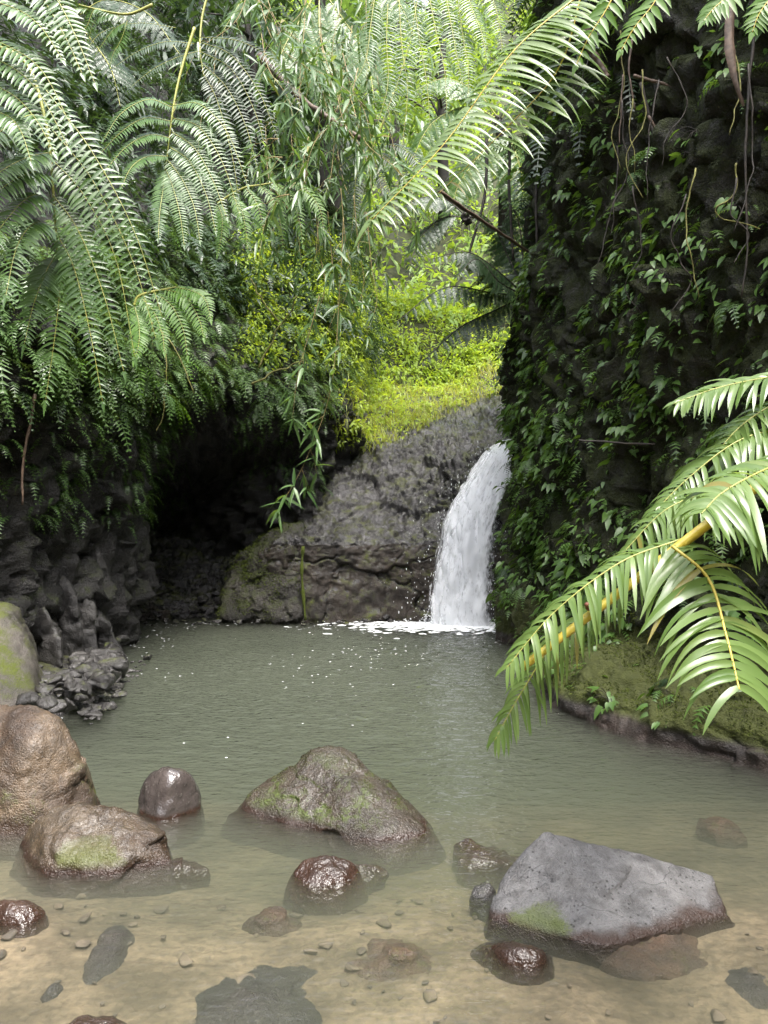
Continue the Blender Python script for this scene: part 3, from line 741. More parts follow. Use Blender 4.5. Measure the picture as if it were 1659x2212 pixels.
def stones(parent, pos, nor, size, mat, sd, name='stone', flat=0.75):
    r = np.random.default_rng(sd)
    ms = []
    for k in range(6):
        v, f, c = rock_geo(blob((0, 0, 0), 1.0, r, 11, 0.8), p=30, sub=3, amp=0.10, fr=1.4, fine=0.01, seed=sd + k)
        mb = MB(); mb.add(v, None, f); ms.append(mb.mesh('stone', mat))
    for i, p in enumerate(pos):
        o = link(name, ms[i % 6], parent)
        s = size[i]
        loc = np.asarray(p) + nor[i] * s * 0.2
        if parent is not None: loc = loc - np.array(parent.location)
        o.matrix_local = Matrix.Translation([float(a) for a in loc]) @ Matrix.Rotation(r.uniform(0, 6.28), 4, 'Z') @ Matrix.Rotation(r.uniform(-.4, .4), 4, 'X') @ Matrix.Diagonal((s * r.uniform(.8, 1.3), s, s * flat, 1))
# rubble at the mouth of the cave
px, py = proj(gS)
mk = ((px > 250) & (px < 500) & (py > 1235) & (py < 1350) & (gS[..., 2] > -0.05)).astype(float)
ps, ns = scatter(gS, nS, 150, mk)
stones(shelf, ps, ns, 0.03 + 0.09 * rb.random(150) ** 2, M['slope'], 5)
# stones along the foot of the shelf and the left shore
a = np.array([W0(x, 1346 + 3 * math.sin(x)) for x in np.linspace(250, 905, 60)])
stones(shelf, a + rb.normal(0, .03, a.shape), np.tile([0, 0, 1.], (60, 1)), 0.03 + 0.05 * rb.random(60), M['slope'], 6)
a = np.array([W0(190 + (300 - 190) * t + rb.normal(0, 12), 1560 - 125 * t + rb.normal(0, 8)) for t in rb.random(80)]) + [0, 0, .02]
stones(shore, a, np.tile([0, 0, 1.], (80, 1)), 0.02 + 0.06 * rb.random(80) ** 2, M['block'], 7)
a = np.array([W0(70 + 190 * t + rb.normal(0, 10), 1500 - 80 * t + rb.normal(0, 30), 0.25 - 0.1 * t) for t in rb.random(60)])
stones(shore, a, np.tile([0, 0, 1.], (60, 1)), 0.03 + 0.09 * rb.random(60) ** 2, M['block'], 8)
for i in range(34):                     # jagged blocks on the shore
    t_ = rb.random()
    c_ = W0(60 + 200 * t_ + rb.normal(0, 22), 1500 - 75 * t_ + rb.normal(0, 26), 0.16)
    s_ = rb.uniform(.07, .2)
    block(shore, blob(c_ - np.array(shore.location), (s_, s_, s_ * .8), rb, 10) + np.array(shore.location), M['block'], p=34, sub=4, amp=.02, fr=7, fine=.008, seed=i * 1.)
for o_ in shore.children:
    if o_.name.startswith('rock'): o_.location = o_.location - shore.location
# pebbles on the bed in the near shallows
a = np.stack([rb.uniform(-1.9, 1.9, 200), rb.uniform(1.9, 3.4, 200), np.zeros(200)], -1)
a[:, 2] = -0.08 - 0.05 * np.clip((a[:, 1] - 3.0) / 0.7, 0, 1) + 0.05 * fbm(np.stack([a[:, 0] * .9, a[:, 1] * .9, a[:, 0] * 0], -1), 4) + 0.05 * np.clip((-a[:, 0] - 0.6) / 2, 0, 1)
stones(bed, a, np.tile([0, 0, 1.], (200, 1)), 0.012 + 0.03 * rb.random(200) ** 3, M['pebble'], 9, name='pebble', flat=.5)

# ------------------------------------------------------------------ waterfall
fall = empty('waterfall', (1.05, 11.1, 0), 'white waterfall pouring off the rock shelf into the pool', 'waterfall')
path = np.array([(2.22, 13.0, 2.80), (2.02, 12.45, 2.68), (1.79, 12.05, 2.42), (1.52, 11.72, 2.00), (1.27, 11.42, 1.55), (1.15, 11.20, 1.0), (1.07, 11.06, 0.5), (1.03, 10.98, -0.05)])
wid = np.array([0.36, 0.46, 0.58, 0.64, 0.66, 0.70, 0.76, 0.82])
def sheet(shift, ws, fwd, sd):
    c = crv(path + np.array(shift), 70); wv = crv(np.stack([wid] * 3, -1), 70)[:, :1] * ws
    u = np.linspace(-.5, .5, 26)
    g = c[:, None] + np.stack([u * 1.0, -0.22 * u, 0 * u], -1)[None] * wv[:, None]
    prof = np.cos(u * math.pi) ** .6
    hh = np.linspace(0, 1, 70)[:, None]
    fl = (0.10 * fbm(np.stack([g[..., 0] * 7, g[..., 2] * 2.2 + sd, g[..., 1] * 0 + sd], -1), 3) + fwd * prof[None]) * (0.35 + 0.65 * hh)
    g = g + fl[..., None] * np.array([-0.35, -0.9, 0.15])
    me = grid_mesh('water_sheet', g - np.array([1.05, 11.1, 0]), M['fall'])
    uvl = me.uv_layers.new(name='UVMap')
    vi = np.zeros(len(me.loops), np.int32); me.loops.foreach_get('vertex_index', vi)
    jj, ii = np.divmod(vi, 26)
    uvl.data.foreach_set('uv', np.stack([ii / 25, jj / 69 * 2.9 + sd * 3.7], -1).astype(np.float32).ravel())
    link('water_sheet', me, fall)
sheet((0, 0, 0), 1.0, 0.10, 1)
sheet((-.02, -.05, 0.02), 0.82, 0.16, 2)
sheet((0.0, -.10, 0.0), 1.12, 0.12, 3)
sheet((-.04, -.12, 0.0), 0.6, 0.2, 4)
sheet((.22, -.02, -0.05), 0.5, 0.06, 5)
sheet((-.22, -.06, -0.03), 0.45, 0.08, 6)
sheet((.05, -.16, 0.0), 1.25, 0.16, 7)
# flying drops
mb = MB(); v0, f0 = ico(1)
for i in range(1500):
    h = rb.random() ** 1.2
    k = (1 - h) * 5.5 + 1.3
    c = crv(path, 60)[min(59, int(k / 7 * 59))]
    wloc = np.interp(k, range(8), wid)
    s = rb.normal(0, .34) * wloc * 1.25
    p = c + [s, -0.12 - abs(rb.normal(0, .12)), rb.normal(0, .08)]
    if p[2] < 0.0: p[2] = abs(p[2])
    r_ = rb.uniform(.0025, .008)
    mb.add(v0 * np.array([r_, r_, r_ * rb.uniform(1, 3)]) + p - np.array([1.05, 11.1, 0]), None, f0)
for i in range(700):
    a_ = rb.uniform(0, 6.283); q = abs(rb.normal(0, .33))
    p = np.array([1.03 + math.cos(a_) * q * 1.35, 10.95 + math.sin(a_) * q * .6, abs(rb.normal(0, .10)) * max(0, 1 - q)])
    r_ = rb.uniform(.003, .012)
    mb.add(v0 * r_ + p - np.array([1.05, 11.1, 0]), None, f0)
sp = link('spray', mb.mesh('spray', M['foam']), fall); sp['kind'] = 'stuff'
# foam on the pool
mb = MB()
def fleck(x, y, r_, z=0.006):
    n = 9
    an = np.arange(n) / n * 6.283
    rad = r_ * (0.6 + 0.8 * rb.random(n))
    ring_ = np.stack([x + np.cos(an) * rad * 2.0, y + np.sin(an) * rad, np.full(n, z)], -1)
    v = np.concatenate([ring_, [[x, y, z + r_ * .35]]])
    mb.add(v, None, [[i, (i + 1) % n, n] for i in range(n)])
for i in range(2600):
    a_ = rb.uniform(3.05, 6.4); q = abs(rb.normal(0, .45))
    fleck(1.05 + math.cos(a_) * q * 1.7, 11.05 + math.sin(a_) * q, rb.uniform(.006, .03), 0.014)
for i in range(900):
    x, y = rb.uniform(-3.4, 1.6), 11.1 - abs(rb.normal(0, 2.4))
    if pnoise(np.array([[x * .9, y * 1.3, 2.2]]))[0] < .14: continue
    if y < 3.2 or x > 0.35 + 0.13 * y: continue
    fleck(x, y, rb.uniform(.003, .009) * (0.3 + 0.06 * y), 0.013)
fm = link('foam', mb.mesh('foam', M['foam']))
tag(fm, 'white foam flecks drifting on the pool below the waterfall', 'foam', kind='stuff')

# ------------------------------------------------------------------ ferns
CAMV = np.array([0, -0.75, 0.66])
def pinna_geo(mb, pts, n=26, L=0.16, Wd=0.03, droop=0.35, nseg=4, ang=20, facing=CAMV, rib=0.004, prof='lance', taper=1.0, gap=0.03, lm=0, rm=1, jit=0.12, fold=0.25, sides=(-1, 1), lside=(1, 1), aside=(0, 0), leafn=None):
    c = crv(pts, 60)
    T = nrm(np.gradient(c, axis=0))
    tube(mb, c, rib * np.linspace(1, 0.35, 60), 4, mat=rm)
    u = np.linspace(gap, 0.995, n)
    k = np.clip((u * 59).astype(int), 0, 58)
    base0 = c[k] + (c[k + 1] - c[k]) * ((u * 59) - k)[:, None]
    Tn = T[k]
    N0 = np.broadcast_to(facing, Tn.shape)
    N0 = nrm(N0 - Tn * (N0 * Tn).sum(-1, keepdims=True))
    Sd = np.cross(Tn, N0)
    for s in sides:
        a = np.radians(ang + aside[0 if s < 0 else 1] + rng.normal(0, 4, n) + 35 * np.clip(u - .75, 0, 1) * 2)[:, None]
        t_ = Sd * s * np.cos(a) + Tn * np.sin(a)
        prf = np.minimum(1, 0.62 + 1.6 * u) * (1 - taper * 0.80 * np.clip((u - 0.35) / .65, 0, 1) ** 1.6)
        Ls = L * lside[0 if s < 0 else 1] * prf * (1 + rng.normal(0, jit * .5, n))
        nn = (N0 if leafn is None else np.broadcast_to(leafn, N0.shape)) + rng.normal(0, jit, N0.shape)
        Ls = np.where(rng.random(n) < .03, Ls * .3, Ls)
        leaves(mb, base0, t_, nn, Ls, Wd * np.clip(prf, .55, 1), droop * (1 + rng.normal(0, .2, n)), nseg, prof, fold, mat=lm)
    leaves(mb, c[-1:], T[-1:], N0[-1:], L * 0.45, Wd * .8, droop, nseg, prof, fold, mat=lm)

def big_fern(name, base, label, rachis, pin, mats, rr=(0.016, 0.006), group=None, stalk=None, **kw):
    """pin: list of curves in metres; each becomes its own pinna object under one frond"""
    root = empty(name, base, label, 'fern', group)
    mb = MB(); tube(mb, crv(rachis, 40), np.linspace(rr[0], rr[1], 40), 7)
    fr = link('frond', mb.mesh('rachis', stalk or M['rib'], off=base), root)
    for q in pin:
        k2 = dict(kw)
        if isinstance(q, tuple): q, extra = q; k2.update(extra)
        mb = MB(); pinna_geo(mb, q, **k2)
        link('pinna', mb.mesh('pinna', mats, off=base), fr)
    return root
def PC(lst, d0, d1=None, d2=None):
    d1 = d0 if d1 is None else d1
    n = len(lst)
    return np.array([P(x, y, d0 + (d1 - d0) * i / max(1, n - 1)) for i, (x, y) in enumerate(lst)])
FM = [M['fern'], M['rib']]

# the pendant frond at the left edge
d = 4.6
pin = [PC(q, d, d - .1) for q in (
    [(96, 190), (200, 330), (290, 500), (352, 690)], [(100, 265), (200, 390), (285, 560), (338, 735)],
    [(108, 340), (180, 420), (250, 560), (292, 775)], [(114, 420), (170, 500), (225, 640), (268, 805)],
    [(120, 500), (160, 580), (195, 720), (222, 870)],
    [(118, 555), (98, 590), (72, 660), (52, 745)], [(122, 560), (130, 610), (118, 730), (98, 868)])]
pin[-2:] = [(q, dict(L=.175, n=36)) for q in pin[-2:]]
pin += [(PC(q, d - .05, d - .45), dict(L=.17)) for q in ([(104, 330), (60, 340), (0, 372), (-70, 440)], [(110, 385), (70, 372), (0, 410), (-60, 480)], [(118, 445), (70, 422), (10, 480), (-40, 560)], [(124, 505), (80, 480), (38, 530), (12, 640)], [(100, 260), (60, 250), (-20, 300), (-80, 370)])]
big_fern('tree_fern', tuple(P(-60, 1350, 5.2)), 'large grey green fern frond hanging at the left edge with arching leaflets', PC([(-160, 260), (-60, 110), (50, 130), (98, 260), (114, 400), (124, 560)], d + .1, d), pin, FM,
         n=34, L=0.125, Wd=0.026, droop=0.45, nseg=4, ang=12, rib=0.004, stalk=M['rib'])
# the one above it, running out of the picture
d = 3.9
pin = [PC(q, d + .2, d) for q in (
    [(-120, -120), (60, -30), (130, 60), (178, 160)], [(0, -150), (110, -20), (160, 70), (205, 180)], [(-140, -30), (10, 10), (80, 50), (135, 128)],
    [(-140, 40), (0, 92), (88, 150), (152, 268)], [(-140, 90), (0, 132), (80, 195), (148, 318)], [(-140, 150), (0, 190), (68, 245), (118, 330)], [(-140, 220), (-10, 240), (40, 275), (68, 350)])]
big_fern('tree_fern', tuple(P(-250, 1300, 4.6)), 'fern frond with long parallel leaflets in the upper left corner', PC([(-60, -260), (-130, -120), (-150, 60), (-140, 240)], d + .2), pin, FM,
         n=26, L=0.10, Wd=0.030, droop=0.3, nseg=4, ang=22, rib=0.004)
# mid fern with arching pinnae
d = 7.2
pin = [PC(q, d, d - .3) for q in (
    [(372, 232), (320, 215), (262, 245), (225, 300)], [(370, 262), (315, 255), (262, 285), (205, 345)], [(368, 298), (320, 292), (270, 320), (222, 375)], [(364, 338), (320, 338), (285, 360), (262, 405)],
    [(374, 228), (430, 225), (490, 285), (535, 400)], [(374, 255), (430, 275), (480, 350), (520, 470)], [(372, 285), (420, 320), (460, 390), (490, 470)], [(368, 318), (410, 350), (445, 420), (466, 500)], [(362, 345), (395, 390), (420, 450), (432, 520)],
    [(358, 365), (372, 400), (388, 460), (398, 530)], [(356, 368), (352, 410), (345, 460), (342, 515)])]
big_fern('tree_fern', tuple(P(380, 800, 8.2)), 'fern with radiating arched leaflets left of the bamboo leaves', PC([(420, 60), (392, 150), (374, 235), (357, 368)], d + .2, d), pin, FM, n=36, L=0.12, Wd=0.024, droop=0.3, nseg=3, ang=10, rib=0.005, jit=.08)
# darker fern above and behind
d = 8.4
pin = [PC(q, d, d - .2) for q in (
    [(420, 95), (360, 90), (300, 110), (240, 150)], [(430, 110), (380, 125), (330, 150), (280, 190)], [(430, 90), (500, 120), (560, 200), (600, 300)], [(430, 110), (500, 150), (550, 240), (575, 330)], [(440, 140), (490, 190), (530, 270), (555, 360)],
    [(430, 80), (520, 90), (600, 140), (650, 230)], [(380, 60), (300, 50), (220, 70), (180, 120)], [(440, 160), (470, 220), (500, 330), (515, 420)])]
big_fern('tree_fern', tuple(P(480, 760, 9.4)), 'dark fern spreading behind the arched fern at upper left', PC([(470, -60), (440, 20), (432, 100), (440, 165)], d + .2, d), pin, [M['fern_shade'], M['rib']], n=34, L=0.14, Wd=0.028, droop=0.3, nseg=3, ang=14, rib=0.005)
# small pale fern at top left centre
d = 7.6
pin = [PC(q, d) for q in ([(240, 30), (205, 20), (185, 60), (150, 75)], [(268, 40), (240, 30), (205, 45), (190, 90)], [(270, 50), (250, 60), (232, 80), (205, 120)], [(275, 45), (262, 85), (245, 115), (238, 140)], [(190, 20), (160, 20), (140, 45), (128, 90)])]
big_fern('tree_fern', tuple(P(250, 700, 8.8)), 'small pale fern tuft at the top between two larger ferns', PC([(330, 10), (280, 30), (230, 25), (170, 10)], d), pin, FM, n=24, L=0.11, Wd=0.02, droop=0.5, nseg=3, ang=12, rib=0.004)
# hanging pinnae at top centre
d = 9.6
pin = [PC(q, d, d - .2) for q in (
    [(1000, -40), (1020, 20), (1040, 70), (1052, 130)], [(960, -30), (972, 40), (985, 110), (1000, 190)], [(925, -20), (940, 60), (960, 150), (965, 240)], [(893, -10), (905, 80), (922, 180), (930, 285)], [(862, 0), (868, 100), (880, 200), (868, 320)],
    [(838, 10), (835, 90), (838, 180), (815, 270)], [(1040, -40), (1065, 0), (1080, 60), (1085, 130)], [(810, -10), (800, 60), (790, 130), (760, 190)], [(985, -30), (1000, 80), (1012, 150), (1010, 220)], [(905, -20), (885, 90), (855, 190), (835, 240)])]
big_fern('tree_fern', tuple(P(1000, 900, 11)), 'tree fern with curved leaflets hanging down at top centre', PC([(1160, -90), (1060, -50), (940, -35), (790, -10)], d + .1), pin, [M['fern'], M['rib']], n=34, L=0.20, Wd=0.022, droop=0.55, nseg=4, ang=8, rib=0.007, jit=.08)
d = 10.4
pin = [PC(q, d, d - .2) for q in (
    [(820, 330), (850, 350), (880, 390), (900, 450)], [(800, 350), (830, 390), (850, 440), (860, 520)], [(790, 340), (770, 380), (765, 440), (760, 500)], [(820, 310), (870, 320), (910, 360), (940, 420)], [(800, 330), (760, 340), (720, 380), (700, 450)], [(790, 310), (750, 300), (700, 330), (670, 390)])]
big_fern('tree_fern', tuple(P(850, 950, 11.2)), 'dark fern with drooping leaflets behind the long overhanging frond tip', PC([(850, 200), (825, 270), (805, 320), (795, 355)], d), pin, [M['fern_shade'], M['rib']], n=30, L=0.17, Wd=0.03, droop=0.4, nseg=3, ang=14, rib=0.006)
# bright back-lit fronds
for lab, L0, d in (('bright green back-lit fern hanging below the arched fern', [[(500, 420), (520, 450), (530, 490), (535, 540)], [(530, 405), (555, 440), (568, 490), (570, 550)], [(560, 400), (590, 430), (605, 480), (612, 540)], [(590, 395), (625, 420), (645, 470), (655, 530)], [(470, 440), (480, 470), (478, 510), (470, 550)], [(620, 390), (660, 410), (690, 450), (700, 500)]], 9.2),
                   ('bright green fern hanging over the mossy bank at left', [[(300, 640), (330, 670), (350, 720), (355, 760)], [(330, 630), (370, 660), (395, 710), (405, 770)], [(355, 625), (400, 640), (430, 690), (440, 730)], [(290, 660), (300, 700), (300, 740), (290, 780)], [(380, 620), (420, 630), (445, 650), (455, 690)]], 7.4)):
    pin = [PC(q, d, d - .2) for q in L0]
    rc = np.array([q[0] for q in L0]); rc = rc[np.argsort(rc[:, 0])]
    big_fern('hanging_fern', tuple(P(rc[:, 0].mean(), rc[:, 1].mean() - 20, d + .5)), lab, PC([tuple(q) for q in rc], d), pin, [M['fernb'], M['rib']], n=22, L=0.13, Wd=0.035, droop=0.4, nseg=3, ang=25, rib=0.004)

# bipinnate dark tree fern reaching out from the right cliff
def frond_obj(root, base, pts, pmesh, npin, plen, facing, stem, r0=0.012, ang=25, droop=0.3, nm='frond'):
    c = crv(pts, 40); T = nrm(np.gradient(c, axis=0))
    mb = MB(); tube(mb, c, np.linspace(r0, r0 * .3, 40), 5)
    fr = link(nm, mb.mesh('rachis', stem, off=base), root)
    for i in range(npin):
        u = 0.18 + 0.8 * i / (npin - 1)
        k = int(u * 39)
        pr = min(1, .55 + 1.8 * (u - .15)) * (1 - 0.85 * max(0, (u - .4) / .6) ** 1.5)
        N0 = nrm(facing - T[k] * np.dot(facing, T[k])); Sd = np.cross(T[k], N0)
        for s in (-1, 1):
            a = math.radians(ang + rng.normal(0, 5))
            x = nrm(Sd * s * math.cos(a) + T[k] * math.sin(a) + np.array([0, 0, -droop]) + rng.normal(0, .06, 3))
            z = nrm(N0 - x * np.dot(N0, x)); y = np.cross(z, x)
            sc = plen * pr
            o = link('pinna', pmesh[int(rng.integers(len(pmesh)))], fr)
            m = Matrix(((x[0] * sc, y[0] * sc, z[0] * sc, c[k, 0] - base[0]), (x[1] * sc, y[1] * sc, z[1] * sc, c[k, 1] - base[1]), (x[2] * sc, y[2] * sc, z[2] * sc, c[k, 2] - base[2]), (0, 0, 0, 1)))
            o.matrix_local = m
    return fr
def pinna_meshes(mats, k=3, n=22, L=0.20, Wd=0.08, droop=.25, nseg=2, sag=.2, ang=20):
    out = []
    for i in range(k):
        mb = MB()
        pinna_geo(mb, np.array([(0, 0, 0), (.35, rng.normal(0, .02), -.03), (.7, rng.normal(0, .04), -.03 - sag * .5), (1, rng.normal(0, .06), -.03 - sag)]), n=n, L=L, Wd=Wd, droop=droop, nseg=nseg, ang=ang, facing=np.array([0, 0, 1.]), rib=.008)
        out.append(mb.mesh('pinna', mats))
    return out
PD = pinna_meshes([M['fern_shade'], M['darkstem']])
PF = pinna_meshes([M['fern'], M['rib']])
PB = pinna_meshes([M['fernb'], M['rib']])
PP = pinna_meshes([M['fernp'], M['rib']])
def tree_fern(label, hub, fr, meshes, npin=18, plen=.42, stem=None, facing=np.array([0, -.5, .85]), trunk=None, r0=.012, **kw):
    hub = np.asarray(hub); base = hub.copy()
    if trunk is not None: base = np.asarray(trunk)
    root = empty('tree_fern', tuple(base), label, 'fern')
    mb = MB()
    if trunk is not None:
        tube(mb, crv([base, (base + hub) / 2 + [.05, 0, 0], hub], 14), np.linspace(.11, .09, 14), 8)
    v, f, c = rock_geo(blob(hub, .13, np.random.default_rng(5), 14), p=6, sub=3, amp=.05, fr=9)
    mb.add(v + c, None, f)
    for i in range(26):
        a = nrm(rng.normal(size=3)); tube(mb, crv([hub, hub + a * .1, hub + a * .2 + [0, 0, -.08]], 5), [.012, .01, .008, .006, .002], 4)
    link('trunk', mb.mesh('trunk', M['darkstem'], off=base), root)
    for q in fr: frond_obj(root, base, np.concatenate([[hub], q]), meshes, npin, plen, facing, stem or M['rib'], r0=r0, **kw)
    return root
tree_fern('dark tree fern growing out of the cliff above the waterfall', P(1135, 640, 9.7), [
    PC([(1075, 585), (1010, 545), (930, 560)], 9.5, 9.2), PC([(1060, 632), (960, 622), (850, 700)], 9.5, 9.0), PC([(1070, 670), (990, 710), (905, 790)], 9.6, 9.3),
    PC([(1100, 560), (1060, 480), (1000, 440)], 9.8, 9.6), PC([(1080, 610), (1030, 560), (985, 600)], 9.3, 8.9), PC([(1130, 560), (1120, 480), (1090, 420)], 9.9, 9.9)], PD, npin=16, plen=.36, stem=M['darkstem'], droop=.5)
tree_fern('pale tree fern behind the cliff edge above the stream', P(1170, 640, 14.0), [PC([(1120, 590), (1075, 620), (1050, 700)], 14, 13.7), PC([(1130, 620), (1100, 660), (1085, 740)], 14, 13.5), PC([(1140, 560), (1090, 540), (1040, 580)], 14, 13.8)], PP, npin=16, plen=.55)
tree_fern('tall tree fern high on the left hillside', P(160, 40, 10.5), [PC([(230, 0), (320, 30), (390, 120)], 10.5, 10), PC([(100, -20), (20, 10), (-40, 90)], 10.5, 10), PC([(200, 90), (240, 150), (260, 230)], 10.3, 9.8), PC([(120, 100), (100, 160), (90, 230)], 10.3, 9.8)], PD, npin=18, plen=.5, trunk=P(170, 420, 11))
tree_fern('tree fern half hidden behind bamboo leaves at top centre', P(690, -30, 12.5), [PC([(620, -60), (540, -20), (480, 70)], 12.4, 12), PC([(760, -60), (850, -10), (900, 90)], 12.4, 12), PC([(650, 40), (610, 110), (590, 190)], 12.3, 11.8), PC([(740, 40), (790, 120), (810, 220)], 12.3, 11.8), PC([(690, 60), (700, 140), (690, 230)], 12.2, 11.6)], PF, npin=20, plen=.6, trunk=P(700, 420, 13))
tree_fern('light tree fern beyond the overhanging frond, upper right of centre', P(1080, 260, 13.5), [PC([(1010, 230), (930, 270), (880, 370)], 13.4, 13), PC([(1040, 330), (990, 400), (970, 490)], 13.3, 13), PC([(1110, 320), (1130, 400), (1120, 490)], 13.3, 13), PC([(1030, 200), (960, 170), (890, 200)], 13.5, 13.2), PC([(1120, 210), (1160, 200), (1200, 260)], 13.5, 13.4)], PF, npin=20, plen=.6, trunk=P(1085, 560, 14))
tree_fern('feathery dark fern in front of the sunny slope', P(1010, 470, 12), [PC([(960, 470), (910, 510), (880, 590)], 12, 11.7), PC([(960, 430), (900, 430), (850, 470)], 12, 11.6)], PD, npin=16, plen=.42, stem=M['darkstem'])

# the long frond overhanging from the top, near
d = 3.3
big_fern('overhanging_frond', tuple(P(1290, -60, d)), 'bright glossy frond hanging diagonally from the top edge over the pool',
    PC([(1330, -140), (1285, -70), (1262, -20)], d), [
    (PC([(1262, -20), (1110, 110), (960, 310), (800, 478)], d, d - .1), dict(n=48, L=.27, lside=(1, .38), aside=(-40, 10), leafn=np.array([-.05, -.9, .5]))),
    (PC([(1258, -20), (1205, 150), (1080, 290), (945, 420)], d + .05, d - .05), dict(n=32, L=.23, lside=(1, .7), aside=(-28, 5), leafn=np.array([.15, -.9, .4])))],
    [M['fernp'], M['stalk']], n=40, L=.2, Wd=.033, droop=.55, nseg=6, ang=16, rib=.005, facing=np.array([0.25, -.55, .8]), taper=.8, jit=.1)
for lab, q in (('short bright leaflet spray at the top beside the long frond', [(1345, -50), (1310, 20), (1272, 80), (1245, 140)]), ('bright leaflet spray at the top above the dark cliff', [(1450, -60), (1410, 10), (1370, 60), (1342, 108)]), ('green leaflet tip at the top near the hanging brown leaf', [(1590, -60), (1570, -10), (1540, 20), (1520, 45)]), ('pale yellow leaflet tip in the top right corner', [(1720, -60), (1670, -10), (1640, 30), (1625, 70)])):
    big_fern('leaflet_spray', tuple(P(q[0][0], q[0][1], 3.2)), lab, PC([(q[0][0] + 40, q[0][1] - 60), (q[0][0], q[0][1])], 3.2), [PC(q, 3.2)], [M['fernb'], M['stalk']], n=13, L=.10, Wd=.030, droop=.4, nseg=4, ang=28, rib=.004)

# the broken frond in front at right: thing > pinna > leaflet
d = 2.45
base = tuple(P(1750, 960, d))
root = empty('broken_frond', base, 'big yellow-stemmed frond with a broken end reaching in from the right edge', 'fern')
mb = MB(); c = crv(PC([(1760, 955), (1560, 1108), (1340, 1278), (1128, 1442)], d, d - .08), 40)
tube(mb, c, np.linspace(.019, .0125, 40), 9)
tube(mb, np.array([c[-1], c[-1] + (c[-1] - c[-2]) * .25]), .0135, 7, mat=1)
link('stalk', mb.mesh('stalk', [M['stalk'], M['stick']], off=base), root)
mb = MB(); v, f = ico(2)
mb.add(v * np.array([.016, .013, .012]) + P(1275, 1312, d - .09), None, f); mb.add(v * .008 + P(1268, 1306, d - .1), None, f)
link('scar', mb.mesh('scar', mat_plain('brown_scar', (.07, .02, .012), (.16, .06, .03), .7, 60, .5), off=base), root)
def big_pinna(root, base, pts, n, L, Wd, mat, ribm=None, ang=25, droop=.5, facing=CAMV, rib=.006, taper=.8, sides=(-1, 1), fold=.2, curl=0.0, start=.03):
    c = crv(pts, 60); T = nrm(np.gradient(c, axis=0))
    mb = MB(); tube(mb, c, np.linspace(rib, rib * .4, 60), 6)
    pn = link('pinna', mb.mesh('midrib', ribm or M['rib'], off=base), root)
    for i in range(n):
        u = start + (0.99 - start) * i / (n - 1); k = min(58, int(u * 59))
        N0 = nrm(facing - T[k] * np.dot(facing, T[k])); Sd = np.cross(T[k], N0)
        pr = min(1, .7 + 1.3 * u) * (1 - taper * .8 * max(0, (u - .45) / .55) ** 1.6)
        for s in sides:
            if rng.random() < .03: continue
            a = math.radians(ang + rng.normal(0, 7) + 30 * max(0, u - .8) * 3)
            t_ = Sd * s * math.cos(a) + T[k] * math.sin(a)
            mb = MB(); leaves(mb, c[k:k + 1], t_, N0 + rng.normal(0, .22, 3), L * pr * rng.uniform(.82, 1.08), Wd * rng.uniform(.8, 1.1), droop * rng.uniform(.6, 1.35), 8, 'strap', fold * rng.uniform(.3, 1.8), curl=rng.uniform(0, .06))
            link('leaflet', mb.mesh('leaflet', mat, off=base), pn)
PM = M['fernp']
big_pinna(root, base, PC([(1452, 1180), (1530, 1250), (1568, 1370), (1597, 1490)], d - .05, d - .35), 22, .28, .024, PM, ribm=M['stalk'], ang=6, droop=.75, facing=np.array([.1, -.85, .55]), rib=.0065, taper=.45, fold=.3)
big_pinna(root, base, PC([(1470, 1165), (1340, 1215), (1200, 1320), (1092, 1445)], d - .02, d - .1), 36, .16, .015, PM, ang=30, rib=.0035, droop=1.0, facing=np.array([-.2, -.5, .85]))
big_pinna(root, base, PC([(1345, 1275), (1210, 1375), (1130, 1490), (1068, 1600)], d + .04, d - .0), 33, .14, .013, PM, ang=38, rib=.0035, droop=.9, facing=np.array([-.3, -.6, .75]))
big_pinna(root, base, PC([(1600, 1070), (1550, 1060), (1440, 1100), (1345, 1195)], d + .3, d + .25), 32, .18, .015, PM, ang=30, rib=.0035, droop=1.0, facing=np.array([-.2, -.5, .85]))
big_pinna(root, base, PC([(1720, 990), (1640, 1020), (1560, 1065), (1515, 1110)], d - .1, d - .25), 22, .25, .023, PM, ang=15, rib=.0045, droop=.85, facing=np.array([-.2, -.6, .8]))
d = 2.9
base = tuple(P(1760, 820, d))
root = empty('broken_frond', base, 'drooping frond behind the yellow-stemmed one at the right edge', 'fern')
mb = MB(); tube(mb, crv(PC([(1800, 780), (1740, 860), (1700, 940)], d), 12), .014, 7)
link('stalk', mb.mesh('stalk', M['stalk'], off=base), root)
big_pinna(root, base, PC([(1760, 800), (1659, 815), (1550, 838), (1455, 872)], d, d - .05), 28, .16, .018, PM, ang=45, rib=.004, droop=.6, facing=np.array([-.1, -.6, .75]))
big_pinna(root, base, PC([(1740, 850), (1659, 880), (1590, 930), (1540, 990)], d, d - .05), 28, .20, .017, PM, ang=25, rib=.004, droop=1.0, facing=np.array([-.2, -.5, .85]))
big_pinna(root, base, PC([(1720, 920), (1600, 950), (1490, 1030), (1400, 1120)], d - .05, d - .1), 34, .20, .017, PM, ang=28, rib=.004, droop=1.0, facing=np.array([-.2, -.5, .85]))

